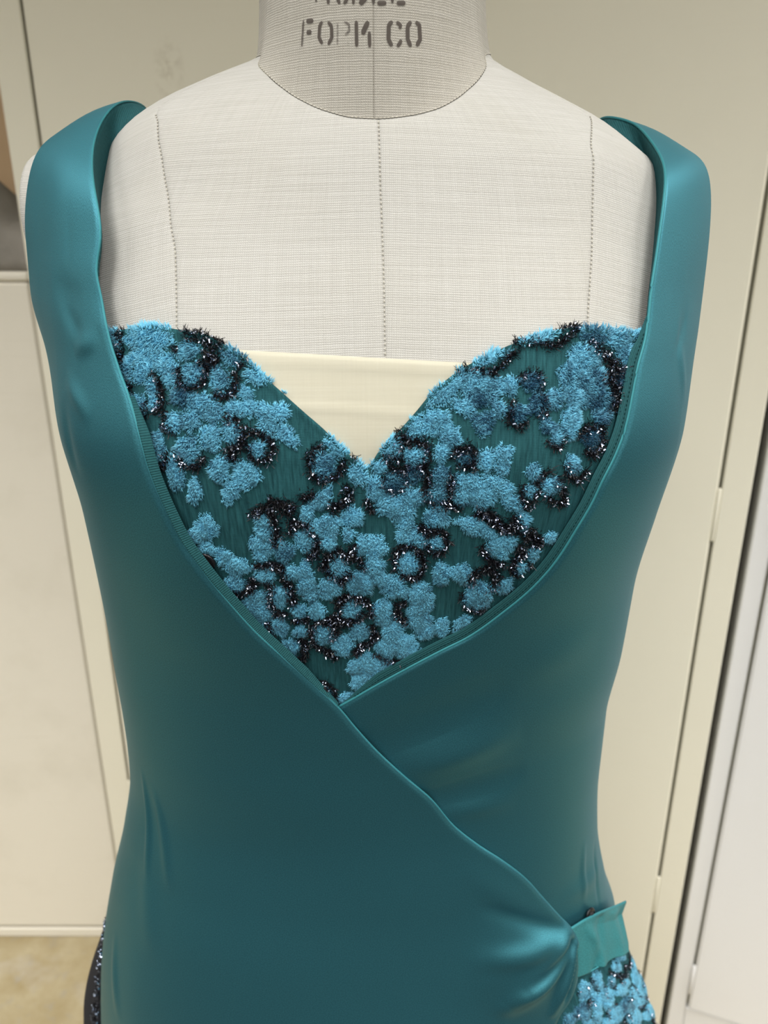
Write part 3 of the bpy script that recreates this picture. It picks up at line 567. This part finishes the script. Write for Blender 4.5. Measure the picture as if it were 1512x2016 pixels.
# stencilled letters printed on the neck
def neck_at(phi, z):
    phi = np.asarray(phi, float); z = np.asarray(z, float)
    zs = base_ring(phi)[..., 2]
    return neck(phi, np.clip((z-zs)/(ZT-zs), 0, 1))
letters = {}
for s in STENCIL: letters.setdefault(s[0], []).append(s)
for li, strokes in letters.items():
    Vs, Fs, ink, o0 = [], [], [], 0
    for s in strokes:
        w, tone = s[1]/1000., s[2]/10.
        q = np.array(s[3:], float).reshape(-1, 2); q = np.stack([q[:, 0]/1000.*.0588, q[:, 1]/1e4], -1)
        d = np.concatenate([[0], np.cumsum(np.linalg.norm(np.diff(q, axis=0), axis=1))])
        t = np.linspace(0, d[-1], max(6, int(d[-1]/.001))); c = np.stack([np.interp(t, d, q[:, 0]), np.interp(t, d, q[:, 1])], -1)
        tg = np.gradient(c, axis=0); tg /= np.linalg.norm(tg, axis=1, keepdims=True); nn = np.stack([-tg[:, 1], tg[:, 0]], -1)
        hw = w/2*np.where((np.arange(len(t)) == 0) | (np.arange(len(t)) == len(t)-1), .6, 1)
        side = np.array([-1, -.33, .33, 1.])
        G = c[:, None]+side[None, :, None]*hw[:, None, None]*nn[:, None]
        phi = G[..., 0]/.0588; z = H+G[..., 1]
        P = neck_at(phi, z); rad = P-np.array([-.006, YC, 0]); rad[..., 2] = 0; rad /= np.linalg.norm(rad, axis=-1, keepdims=True)
        P = P+rad*.00028
        Vs.append(P.reshape(-1, 3)); Fs += (grid_faces(len(t), 4)+o0).tolist(); o0 += P.shape[0]*4
        ink += [tone]*(P.shape[0]*4)
    obj('printed_letter', mesh('printed_letter', np.concatenate(Vs), Fs, [M['ink']], attr={'ink': ink}), form)
FORM_SHAPE = False
# arm plates: cloth covered ovals closing the armholes
for sx, cx, cz in ((-1, -.2075, 1.337), (1, .168, 1.331)):
    a = np.linspace(0, 2*math.pi, 40, endpoint=False); rings = []
    for rr, dx in ((.2, .006), (.8, .006), (.95, .005), (1, .0025), (1, -.0025), (.86, -.012), (.80, -.075 if sx < 0 else -.055)):
        rings.append(np.stack([np.full(40, cx+sx*(dx-.004)), (.507 if sx < 0 else .48)+.036*rr*np.cos(a), cz+.037*rr*np.sin(a)], -1))
    P = np.array(rings); F = grid_faces(7, 40, True).tolist(); F.append(list(range(40))[::-1]); F.append(list(range(240, 280)))
    U = np.stack([P[..., 1], P[..., 2]], -1)
    o = obj('arm_plate', mesh('arm_plate', P.reshape(-1, 3), F, [M['linen']], uv=U), form)
V, F = tube([(0, YC, .05), (0, YC, .3), (0, YC, .7)], .016, 16); part('stand_pole', (V, F), M['iron'], form, True)
V, F = tube([(0, YC, .045), (0, YC, .06), (0, YC, .10), (0, YC, .12)], [.05, .05, .03, .018], 20); part('stand_hub', (V, F), M['iron'], form, True)
for k in range(4):
    a = k*math.pi/2+.6; c, s = math.cos(a), math.sin(a)
    V, F = tube([(0.04*c, YC+.04*s, .07), (.15*c, YC+.15*s, .06), (.24*c, YC+.24*s, .025), (.26*c, YC+.26*s, .0125)], [.014, .013, .011, .012], 10)
    part('stand_leg', (V, F), M['iron'], form, True)

# ------------------------------------------------------------------ muslin band round the bust, under the velvet
mt = np.array(MUSLIN_TOP, float)
ph = np.linspace(-1.2, 1.2, 120)
ztop = H+np.interp(ph, mt[:, 0]/1e3, mt[:, 1]/1e4)
r = 40; t = np.linspace(0, 1, r)[:, None]
Z = ztop[None]*(1-t)+(H-.135)*t; PH = np.broadcast_to(ph, Z.shape)
off = .0015+.0006*np.exp(-((Z-ztop[None]+.0235)/.0012)**2)+.0005*np.exp(-((Z-ztop[None]+.004)/.002)**2)
P = surf(PH, Z, off)
o = obj('muslin_band', mesh('muslin_band', P.reshape(-1, 3), grid_faces(r, 120), [M['muslin']], uv=np.stack([PH*.165, Z], -1)))
solidify(o, .0005); tag(o, 'plain cream muslin band across the bust of the dress form, under the velvet neckline', 'cloth band')

# ------------------------------------------------------------------ velvet dress: bodice and skirt with cut pile and tinsel
SWp, SWz = np.array(SWEET, float)[:, 0]/1e3, np.array(SWEET, float)[:, 1]/1e4
def sweet(phi):
    phi = np.asarray(phi, float)
    return H+pchip(phi, np.concatenate([[-3.2, -1.3], SWp, [1.3, 3.2]]), np.concatenate([[-.075, -.068], SWz, [-.068, -.075]]))
dress = thing('velvet_dress', 'strapless teal dress of chiffon with blue velvet and black tinsel motifs, under the satin wrap', 'dress', (0, YC, 0))
ph = np.concatenate([np.linspace(-math.pi, -1, 40), np.linspace(-1, 1, 300)[1:-1], np.linspace(1, math.pi, 40)])
r = 130; t = (np.linspace(0, 1, r)**1.1)[:, None]
Z = sweet(ph)[None]*(1-t)+(H-.40)*t; PH = np.broadcast_to(ph, Z.shape)
off = .0025+.0007*np.exp(-((sweet(ph)[None]-Z-.001)/.0012)**2)
P = surf(PH, Z, off)
bod = obj('bodice', mesh('bodice', P.reshape(-1, 3), grid_faces(r, len(ph)), [M['chiffon']], uv=np.stack([PH*.165, Z], -1)), dress)
solidify(bod, .0006)
def skirt_off(phi, z):
    zr = z-H
    return .0038+.024*ss(-phi, 1.25, 1.6)*ss(-zr, .46, .62)*(1-ss(-phi, 2.4, 2.9))+.002*np.sin(phi*14)*ss(-zr, .5, .6)
ph = np.concatenate([np.linspace(-math.pi, -1.7, 30), np.linspace(-1.7, 1.5, 200)[1:-1], np.linspace(1.5, math.pi, 30)])
t = np.linspace(0, 1, 110)[:, None]
Z = (H-.395)*(1-t)+(H-1.0)*t; Z = np.broadcast_to(Z, (110, len(ph))); PH = np.broadcast_to(ph, Z.shape)
P = surf(PH, Z, skirt_off(PH, Z))
ski = obj('skirt', mesh('skirt', P.reshape(-1, 3), grid_faces(110, len(ph)), [M['chiffon']], uv=np.stack([PH*.165, Z], -1)), dress)
solidify(ski, .0008)

rng = np.random.default_rng(7)
def hash_noise(x, y, f, seed):
    """cheap smooth noise for leaning the pile in locks"""
    r_ = np.random.default_rng(seed); k = r_.normal(size=(10, 2))*f; p = r_.uniform(0, 6.28, 10)
    return np.sin(np.outer(x, k[:, 0])+np.outer(y, k[:, 1])+p).sum(1)/3.2
def frame(phi, z, off):
    e = 1e-3
    p = surf(phi, z, off); a = body(phi+e, z)-body(phi-e, z); b = body(phi, z+e)-body(phi, z-e)
    n = np.cross(a, b); n /= np.linalg.norm(n, axis=1, keepdims=True)
    tz = b/np.linalg.norm(b, axis=1, keepdims=True); tx = np.cross(tz, n)
    return p, n, tx, tz
def spikes(root, mid, tip, wv, w2, w):
    """three-sided tapering fibres: 7 verts, 9 triangles each"""
    n = len(root); V = np.empty((n, 7, 3))
    for k in range(3):
        a = k*2.0944; dvec = wv*math.cos(a)+w2*math.sin(a)
        V[:, k] = root+dvec*w[:, None]; V[:, 3+k] = mid+dvec*(w*.85)[:, None]
    V[:, 6] = tip
    f = []
    for k in range(3):
        k2 = (k+1) % 3
        f += [[k, k2, 3+k2], [k, 3+k2, 3+k], [3+k, 3+k2, 6]]
    F = (np.arange(n)*7)[:, None, None]+np.array(f)[None]
    return V.reshape(-1, 3), F.reshape(-1, 3)
LEFT = np.array(NECK_L, float); RIGHT = np.array(NECK_R, float)
def edge_l(z): o = np.argsort(LEFT[:, 1]); return pchip(np.asarray(z, float)-H, LEFT[o, 1]/1e4, LEFT[o, 0]/1e3)
def edge_r(z): o = np.argsort(RIGHT[:, 1]); return pchip(np.asarray(z, float)-H, RIGHT[o, 1]/1e4, RIGHT[o, 0]/1e3)
def velvet_patch(parent, e, offf, hip=False, density=6.8e6, pile=.0023):
    c = np.array(e[:2], float)*[1e-3, 1e-4]; e1 = np.array(e[2:4], float)*[1e-3, 1e-4]; e2 = np.array(e[4:6], float)*[1e-3, 1e-4]
    tone = e[6]/10.
    area = math.pi*abs(e1[0]*.165*e2[1]-e1[1]*e2[0]*.165)
    n = max(30, int(area*density))
    seed = int(rng.integers(1e9)); r_ = np.random.default_rng(seed)
    k = r_.uniform(0, 6.28, 4)
    rim = lambda th: 1+.10*np.sin(3*th+k[0])+.07*np.sin(5*th+k[1])+.05*np.sin(9*th+k[2])
    th = r_.uniform(0, 2*math.pi, n); rr = np.sqrt(r_.uniform(0, 1, n))
    x, y = rr*rim(th)*np.cos(th), rr*rim(th)*np.sin(th)
    phi = c[0]+e1[0]*x+e2[0]*y; z = c[1]+e1[1]*x+e2[1]*y+H
    keep = np.ones(n, bool)
    if not hip: keep = (z < sweet(phi)+.0010) & (phi > edge_l(z)-.035) & ((phi < edge_r(z)+.035))
    phi, z, rr, th = phi[keep], z[keep], rr[keep], th[keep]; n = len(phi)
    if n < 12: return
    dome = .0012*(1-rr**3)
    p, nr, tx, tz = frame(phi, z, offf(phi, z)+dome*.6-.0002)
    X, Y = phi*165, z*1000
    la = hash_noise(X, Y, .45, seed % 1000)*1.6+hash_noise(X, Y, 1.9, seed % 991)*1.1+k[3]*.25-1.9
    # fibres splay outwards at the rim
    out = (e1[0]*np.cos(th)+e2[0]*np.sin(th))*.165, e1[1]*np.cos(th)+e2[1]*np.sin(th)
    on = np.hypot(*out)+1e-9
    ed = rr**4*.9
    lx = np.cos(la)*(.55)+out[0]/on*ed; lz = np.sin(la)*(.55)+out[1]/on*ed
    if not hip: lz = lz+1.1*ss(z-sweet(phi), -.0028, .0)
    lean = tx*lx[:, None]+tz*lz[:, None]
    hgt = pile*r_.uniform(.75, 1.15, n)*(1-.35*rr**3)
    mid = p+nr*(hgt*.62)[:, None]+lean*(hgt*.30)[:, None]
    tip = p+nr*(hgt*.95)[:, None]+lean*(hgt*1.0)[:, None]
    w = r_.uniform(.00018, .00030, n)
    V, F = spikes(p, mid, tip, tx, tz, w)
    pile_shade = np.clip(tone*1.05+.20*hash_noise(X, Y, .5, seed % 977)+.20*hash_noise(X, Y, 2.4, seed % 953)+.13*r_.normal(size=n)-.03, 0, 1)  # patch tone paints in the shading of pile direction, plus random variation
    pile_shade = np.repeat(pile_shade, 7)
    # backing under the pile
    ta = np.linspace(0, 2*math.pi, 20, endpoint=False); R = [.0, .5, .85, 1.0]
    bx = np.concatenate([[0]]+[q*.93*rim(ta)*np.cos(ta) for q in R[1:]]); by = np.concatenate([[0]]+[q*.93*rim(ta)*np.sin(ta) for q in R[1:]])
    bp = c[0]+e1[0]*bx+e2[0]*by; bz = c[1]+e1[1]*bx+e2[1]*by+H
    if not hip: bz = np.minimum(bz, sweet(bp)-.0003)
    bo = np.concatenate([[.0010], np.full(20, .0009), np.full(20, .0006), np.full(20, .0)])
    B = surf(bp, bz, offf(bp, bz)+bo)
    fb = [[0, 1+k_, 1+(k_+1) % 20] for k_ in range(20)]
    for q in range(2):
        a0 = 1+q*20
        for k_ in range(20):
            k2 = (k_+1) % 20; fb += [[a0+k_, a0+20+k_, a0+20+k2], [a0+k_, a0+20+k2, a0+k2]]
    F = np.concatenate([F, np.array(fb)+len(V)]); V = np.concatenate([V, B]); pile_shade = np.concatenate([pile_shade, np.full(61, min(1, tone+.25))])
    return obj('velvet_patch', mesh('velvet_patch', V, F, [M['velvet']], attr={'pile_shade': pile_shade}), parent)
def tinsel(parent, s, offf, hip=False, density=1.0e7):
    w = s[0]/1000.; q = np.array(s[1:], float).reshape(-1, 2)*[1e-3, 1e-4]
    qm = q*[.165, 1]
    d = np.concatenate([[0], np.cumsum(np.linalg.norm(np.diff(qm, axis=0), axis=1))])
    m_ = max(8, int(d[-1]/.0012)); t = np.linspace(0, d[-1], m_)
    c = np.stack([pchip(t, d, qm[:, 0]), pchip(t, d, qm[:, 1])], -1) if len(q) > 2 else np.stack([np.interp(t, d, qm[:, 0]), np.interp(t, d, qm[:, 1])], -1)
    tg = np.gradient(c, axis=0); tg /= np.linalg.norm(tg, axis=1, keepdims=True)+1e-12; nn = np.stack([-tg[:, 1], tg[:, 0]], -1)
    seed = int(rng.integers(1e9)); r_ = np.random.default_rng(seed)
    n = max(30, int(d[-1]*w*density))
    ti = r_.uniform(0, m_-1.001, n); i = ti.astype(int); f = ti-i
    base = c[i]*(1-f[:, None])+c[i+1]*f[:, None]
    base = base+nn[i]*(w*.58*r_.uniform(-1, 1, n)*(1+.35*np.sin(ti*1.3)))[:, None]
    phi, z = base[:, 0]/.165, base[:, 1]+H
    keep = np.ones(n, bool)
    if not hip: keep = (z < sweet(phi)+.0012) & (phi > edge_l(z)-.035) & (phi < edge_r(z)+.035)
    phi, z = phi[keep], z[keep]; n = len(phi)
    if n < 10: return
    p, nr, tx, tz = frame(phi, z, offf(phi, z))
    a = r_.uniform(0, 2*math.pi, n); tilt = r_.uniform(.25, 1.25, n)
    L = r_.uniform(.0017, .0032, n)
    dirv = nr*np.sin(tilt)[:, None]+(tx*np.cos(a)[:, None]+tz*np.sin(a)[:, None])*np.cos(tilt)[:, None]
    lurex = r_.uniform(size=n) < .13
    hv = np.where(lurex, r_.uniform(.0016, .0032, n), 0)
    p = p+nr*hv[:, None]; L = np.where(lurex, L*.45, L)
    bend = np.stack([r_.normal(size=n) for _ in range(3)], -1)*.25
    mid = p+(dirv+bend*.6)*(L*.5)[:, None]; tip = p+(dirv+bend)*L[:, None]
    wd = np.cross(dirv, r_.normal(size=(n, 3))); wd /= np.linalg.norm(wd, axis=1, keepdims=True)+1e-9
    ww = np.where(lurex, .00025, .00019)[:, None]*wd
    V = np.stack([p-ww, p+ww, mid+ww, mid-ww, tip+ww*.7, tip-ww*.7], 1).reshape(-1, 3)
    F = ((np.arange(n)*6)[:, None, None]+np.array([[0, 1, 2, 3], [3, 2, 4, 5]])[None]).reshape(-1, 4)
    mi = np.repeat(lurex.astype(int), 2)
    # dark cord under the tinsel
    side = np.array([-1, -.5, 0, .5, 1]); hh = np.array([0, .0006, .0008, .0006, 0])
    G = c[:, None]+side[None, :, None]*nn[:, None]*w*.42
    gp, gz = G[..., 0]/.165, G[..., 1]+H
    if not hip: gz = np.minimum(gz, sweet(gp)-.0003)
    B = surf(gp, gz, offf(gp, gz)+hh[None]).reshape(-1, 3)
    fb = grid_faces(m_, 5)+len(V)
    F = np.concatenate([F, fb]); V = np.concatenate([V, B]); mi = np.concatenate([mi, np.zeros(len(fb), int)])
    return obj('tinsel_outline', mesh('tinsel_outline', V, F, [M['tinsel'], M['lurex']], smooth=False, mat_idx=mi), parent)
bo = lambda p, z: np.full_like(np.asarray(p, float), .0025)
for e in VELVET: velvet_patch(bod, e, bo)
for s in TINSEL: tinsel(bod, s, bo)
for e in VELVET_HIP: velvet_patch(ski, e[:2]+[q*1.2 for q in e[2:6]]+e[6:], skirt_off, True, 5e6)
for s in TINSEL_HIP: tinsel(ski, s, skirt_off, True, 5e6)
# motifs further round the wearer's left hip
r2 = np.random.default_rng(21)
for k in range(56):
    a, zz = r2.uniform(1.0, 2.5), r2.uniform(-.95, -.50)
    if a < 1.42 and zz > -.66: zz -= .2
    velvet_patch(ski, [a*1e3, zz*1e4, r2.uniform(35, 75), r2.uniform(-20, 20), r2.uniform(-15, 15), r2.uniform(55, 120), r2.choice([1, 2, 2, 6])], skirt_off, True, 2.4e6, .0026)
    if k % 2: tinsel(ski, [4, a*1e3+60, zz*1e4+50, a*1e3+80, zz*1e4-20, a*1e3+10, zz*1e4-110], skirt_off, True, 4e6)

# the black motifs on the wearer's right hip
ph = np.linspace(-2.3, -1.15, 70); t = np.linspace(0, 1, 90)[:, None]
Z = np.broadcast_to((H-.45)*(1-t)+(H-.95)*t, (90, 70)); PH = np.broadcast_to(ph, Z.shape)
P = surf(PH, Z, skirt_off(PH, Z)+.0012)
o = obj('side_inset', mesh('side_inset', P.reshape(-1, 3), grid_faces(90, 70), [M['black_cloth']]), ski); o['label'] = 'black inset with black motifs'
so2 = lambda p, z: skirt_off(p, z)+.0014
for k, zz in enumerate(np.linspace(-.49, -.68, 14)):
    tinsel(ski, [6, -1290-(k*53) % 90, zz*1e4+40, -1350-(k*31) % 60, zz*1e4-30, -1420, zz*1e4-50], so2, True, 6e6)

# ------------------------------------------------------------------ satin wrap over it
wrap = thing('satin_wrap', 'teal satin wrap overdress with crossed fronts and broad straps, over the velvet dress', 'dress', (0, YC, 0))
def fold(FL, phi, z):
    X, Z = phi*.165, z-H; o = np.zeros_like(X)
    for p1, z1, p2, z2, w, a in FL:
        A = np.array([p1*.165e-3, z1*1e-4]); B = np.array([p2*.165e-3, z2*1e-4]); D = B-A; L2 = D@D
        t = ((X-A[0])*D[0]+(Z-A[1])*D[1])/L2; tc = np.clip(t, 0, 1)
        d2 = (X-A[0]-tc*D[0])**2+(Z-A[1]-tc*D[1])**2; w = w*1e-3
        knot = abs(p1-804) < 35 and abs(z1+4396) < 130
        tap = (.25+.75*np.sin(math.pi*np.clip(tc*.85+.15, 0, 1)))*1.7 if knot else np.sin(math.pi*np.clip(tc, 0, 1))**1.3*1.3
        o += a*1e-4*np.exp(-d2/(2*w*w))*tap
    return o
def strap_rows(S, n_cols, first, bulge, sub=5):
    """explicit rows for the strap: S rows of inner and outer points, smoothed"""
    S = np.array(S, float); S[0, :3], S[0, 3:] = first
    sg = -1 if S[0, 0] < 0 else 1     # over the shoulder and down to the back
    back = [np.concatenate([surf(np.array(sg*a), np.array(H+z), .009), surf(np.array(sg*b), np.array(H+z), .009)]) for a, b, z in ((2.40, 1.92, .030), (2.45, 1.82, -.03), (2.5, 1.75, -.10), (2.5, 1.75, -.16))]
    S = np.concatenate([S[:-2], back]); k = np.arange(len(S), dtype=float); kk = np.linspace(0, len(S)-1, (len(S)-1)*sub+1)
    Q = np.stack([pchip(kk, k, S[:, j]) for j in range(6)], -1)
    return Q[1:, :3], Q[1:, 3:]
def satin_panel(name, right):
    E = edge_r if right else edge_l; FL = FOLD_R if right else FOLD_L
    ztop = H+(RIGHT if right else LEFT)[0, 1]/1e4
    zbot = H-.480 if right else H-.70
    n = 330
    rows = 340 if right else 560
    t = np.linspace(0, 1, rows); Z1 = ztop+(zbot-ztop)*t
    s = np.concatenate([np.linspace(0, .1, 30)[:-1], np.linspace(.1, 1, n-29)])   # fewer columns round the back
    PH = np.empty((rows, n)); 
    for k, z in enumerate(Z1):
        zr = z-H; e = float(E(np.array([z]))[0])
        wrapb = float(ss(-zr, .05, .125))
        if right:
            a0 = 1.40*(1-wrapb)+math.pi*wrapb; front = 1.38*(1-wrapb)+1.5*wrapb
            if zr < RIGHT[-1, 1]/1e4: e = RIGHT[-1, 0]/1e3
        else:
            a0 = -1.42*(1-wrapb)-math.pi*wrapb; front = -1.40*(1-wrapb)-1.5*wrapb
            sl = float(ss(-zr, .455, .475)); a0 = a0*(1-sl)-1.40*sl; front = front*(1-sl)-1.385*sl
        PH[k] = np.where(s < .1, a0+(front-a0)*(s/.1), front+(e-front)*((s-.1)/.9))
    Z = np.broadcast_to(Z1[:, None], PH.shape)
    off = np.full_like(PH, .007) if right else .008+.002*ss(PH, -1.2, -.85)-.0045*ss(-PH, .9, 1.2)*ss(Z-H, -.06, 0)
    off = off+fold(FL, PH, Z)
    # soft random undulation of the loose cloth
    X = PH*165; Y = Z*1000
    off = off+.0005*(hash_noise(X.ravel(), Y.ravel(), .030, 11 if right else 5).reshape(X.shape))*ss(-(Z-H), .05, .2)
    # edges turn in a little towards the layer below
    de = (1-s)[None]*1.0*np.abs(PH[:, -1:]-PH[:, 30:31])*.165
    off = off-.0012*np.exp(-(de/.0016)**2)
    if not right:   # the gather sinks in at the knot
        kx = .817*.165; kz = H-.4364; dk = (PH*.165-kx)**2+(Z-kz)**2
        off = off-.0025*np.exp(-dk/(2*.006**2))+.0080*np.exp(-((PH*.165-kx+.036)**2/(2*.024**2)+(Z-kz+.014)**2/(2*.022**2)))
    if right: off = np.where(off < .0062, .0062-.0012*np.tanh((.0062-off)/.0025), off)
    P = surf(PH, Z, off)
    # the strap lies flatter than the body under it
    fl = .6*ss(Z1-H, -.11, -.02)[:, None, None]; sc = np.clip((s-.1)/.9, 0, 1)[None, :, None]
    chord = P[:, 30:31]*(1-sc)+P[:, -1:]*sc
    P = np.where(s[None, :, None] >= .1, P*(1-fl)+chord*fl, P)
    # strap rows on top
    I, O = strap_rows(STRAP_R if right else STRAP_L, n, (P[0, -1], P[0, 30]), 0)
    st = (s-0)/1.0
    ss_ = np.clip((s-.1)/.9, 0, 1)
    extra = []
    I0, O0 = P[0, -1], P[0, 30]
    prof = P[0]-(O0[None]*(1-ss_)[:, None]+I0[None]*ss_[:, None])
    for k in range(len(I)):
        b = math.exp(-(k+1)/9.)
        cen = np.array([-.09 if not right else .085, .50, 1.33])
        base = O[k][None]*(1-ss_)[:, None]+I[k][None]*ss_[:, None]
        outw = base-cen; outw /= np.linalg.norm(outw, axis=1, keepdims=True)
        base = base+prof*b+outw*(.0020*np.sin(math.pi*ss_)*(1-b))[:, None]
        extra.append(base)
    P = np.concatenate([np.array(extra)[::-1], P])
    nj = len(I); hi = nj+60
    for it in range(60):      # ease the strap into the front
        w_ = np.exp(-((np.arange(1, hi)-nj)/22.)**2)[:, None, None]*.5
        P[1:hi] += w_*(.5*(P[:hi-1]+P[2:hi+1])-P[1:hi])
    zz = np.concatenate([Z1[0]+.0035*np.arange(len(I), 0, -1), Z1])
    U = np.stack([np.concatenate([np.broadcast_to(PH[0], (len(I), n)), PH])*.165, np.broadcast_to(zz[:, None], (len(zz), n))], -1)
    F = grid_faces(*P.shape[:2])
    if right: F = F[:, ::-1]
    F = F[:, ::-1] if False else F
    o = obj(name, mesh(name, P.reshape(-1, 3), np.ascontiguousarray(F), [M['satin']], uv=U), wrap)
    solidify(o, .0006, 1 if False else -1)
    return o, P, P[:len(I)+26, -1][::-1].copy(), O
def chain(P): return np.concatenate([[0], np.cumsum(np.linalg.norm(np.diff(P, axis=0), axis=1))])
def resample(P, n):
    d = chain(P); t = np.linspace(0, d[-1], n); return np.stack([np.interp(t, d, P[:, k]) for k in range(3)], -1)
pr, PR, IR, OR = satin_panel('under_front', True)
pl_, PL, IL, OL = satin_panel('over_front', False)
for pan, P, rt in ((pr, PR, True), (pl_, PL, False)):
    e = P[:, -1]; keep = e[:, 2] > (H-.5 if rt else H-.55)
    e = resample(e[keep], 520)
    V, F = tube(e, .00075 if rt else .0006, 8); o = part('piped_edge', (V, F), M['satin_edge'], pan, True)
# facings turned inside the neckline
def facing(name, E, wid, offs, parent, k0, k1):
    q = np.array(E, float)[k0:k1]*[1e-3, 1e-4]; qm = q*[.165, 1]
    d = np.concatenate([[0], np.cumsum(np.linalg.norm(np.diff(qm, axis=0), axis=1))]); n = 260
    t = np.linspace(0, d[-1], n); c = np.stack([pchip(t, d, qm[:, 0]), pchip(t, d, qm[:, 1])], -1)
    tg = np.gradient(c, axis=0); tg /= np.linalg.norm(tg, axis=1, keepdims=True); nn = np.stack([-tg[:, 1], tg[:, 0]], -1)
    if E is NECK_R: nn = -nn
    m_ = 8; s = np.linspace(0, 1, m_)
    W = wid*np.clip(t/.02+.15, 0, 1)*np.clip((d[-1]-t)/.03+.05, 0, 1)
    G = c[:, None]+nn[:, None]*s[None, :, None]*W[:, None, None]
    P = surf(G[..., 0]/.165, G[..., 1]+H, np.broadcast_to(offs[0]*(1-s)+offs[1]*s, (n, m_)))
    U = np.stack([np.broadcast_to(t[:, None], (n, m_)), np.broadcast_to(s*wid, (n, m_))], -1)
    if E is NECK_R: U = U[..., ::-1]
    f = grid_faces(n, m_)
    o = obj(name, mesh(name, P.reshape(-1, 3), f, [M['lining']], uv=U), parent); solidify(o, .0006)
    o2 = obj('stitch_line', mesh('stitch_line', *dashes(P[8:-8, 3]+(P[8:-8, 3]-body(G[8:-8, 3, 0]/.165, G[8:-8, 3, 1]+H))*.05, .0021, .6, .00025), mats=[M['stitch']]), parent)
facing('neck_facing', NECK_R, .0058, (.0062, .0052), pr, 4, 21)
facing('neck_facing', NECK_L, .0036, (.0088, .0062), pl_, 9, 20)
# strap linings, seen inside the standing straps
for nm, I, LN, pan, rt in (('strap_lining', IL, LIN_L, pl_, False), ('strap_lining', IR, LIN_R, pr, True)):
    S = (STRAP_R if rt else STRAP_L)
    a = I[:int(len(I)*(.72 if not rt else .80))]
    L = np.array(LN, float); FORM_SHAPE = True; b = surf(L[:, 0]/1e3, L[:, 1]/1e4+H, -.0016); FORM_SHAPE = False
    b = np.concatenate([a[:1]+np.array([-.002 if not rt else .002, .002, 0]), b])
    n = 60; a = resample(a, n); b = resample(b, n)
    s = np.linspace(0, 1, 10)
    P = a[:, None]*(1-s)[None, :, None]+b[:, None]*s[None, :, None]
    P[..., 1] += .004*np.sin(math.pi*s)[None, :]
    P[..., 2] -= .0006
    U = np.stack([np.broadcast_to(np.linspace(0, .08, n)[:, None], (n, 10)), np.broadcast_to(s*.02, (n, 10))], -1)
    o = obj(nm, mesh(nm, P.reshape(-1, 3), grid_faces(n, 10), [M['lining']], uv=U), pan)
    solidify(o, .0006, 0)
    st = P[4:40, 3]+np.array([0, -.0012, .0004])
    obj('stitch_line', mesh('stitch_line', *dashes(st, .0030, .9, .00028), mats=[M['stitch']]), pan)
# waist tab coming out of the gather
def c3(D, off): D = np.array(D, float); return surf(D[:, 0]/1e3, D[:, 1]/1e4+H, off)
tl = resample(c3(TAB_L, .012), 60); 
tr = resample(np.concatenate([surf(np.array([1.34]), np.array([H-.4700]), .0175), surf(np.array([1.30]), np.array([H-.4765]), .0125), c3(TAB_R[2:], .0130)]), 60)
tt = resample(np.concatenate([c3(TAB_T[:-1], .012), surf(np.array([1.27]), np.array([H-.4640]), .014), tr[:1]]), 70)
tb = resample(np.concatenate([c3(TAB_B[:-1], .0105), tr[-1:]]), 70)
u = np.linspace(0, 1, 70)[None, :, None]; v = np.linspace(0, 1, 60)[:, None, None]
P = tl[:, None]*(1-u)+tr[:, None]*u+tt[None]*(1-v)+tb[None]*v-(tl[0]*(1-u)*(1-v)+tr[0]*u*(1-v)+tl[-1]*(1-u)*v+tr[-1]*u*v)
uu, vv = u[..., 0], v[..., 0]
b = .0022*np.exp(-((uu-.30-.25*(vv-.5))/.07)**2)*ss(vv, .05, .4)-.0018*np.exp(-((uu-.44+.12*vv)/.08)**2)+.0016*np.exp(-((uu-.75-.1*vv)/.12)**2)-.0012*np.exp(-((uu-.9)/.05)**2)*(1-vv)*ss(vv, 0, .3)
P = P+(b*ss(vv, 0, .15))[..., None]*np.array([.5, -.85, .1])
o = obj('waist_tab', mesh('waist_tab', P.reshape(-1, 3), grid_faces(60, 70), [M['satin_tab']], uv=np.stack([np.broadcast_to(uu*.03, (60, 70)), np.broadcast_to(vv*.03, (60, 70))], -1)), wrap)
solidify(o, .0008)
V, F = tube(np.concatenate([tt, tr[1:], tb[::-1][1:]]), .0006, 6); part('piped_edge', (V, F), M['satin_edge'], o, True)
# press studs sewn inside the wrap
for (p, z), off, parent in zip([(SNAPS[0][0]-22, SNAPS[0][1]-10)]+SNAPS[1:], (.0042, .0060, .0095), (pl_, pl_, o)):
    c, n_, tx, tz = [q[0] for q in frame(np.array([p/1e3]), np.array([z/1e4+H]), np.array([off]))]
    a = np.linspace(0, 2*math.pi, 28, endpoint=False)
    ring = lambda r_, h: c+n_*h+r_*(np.cos(a)[:, None]*tx+np.sin(a)[:, None]*tz)
    P = np.array([ring(.0050, 0), ring(.0052, .0008), ring(.0047, .0014), ring(.0036, .0012), ring(.0024, .0012), ring(.0020, .0022), ring(.0008, .0024)])
    F = grid_faces(7, 28, True).tolist(); F.append(list(range(6*28, 7*28)))
    s_o = part('press_stud', (P.reshape(-1, 3), F), M['snap'], parent, True)
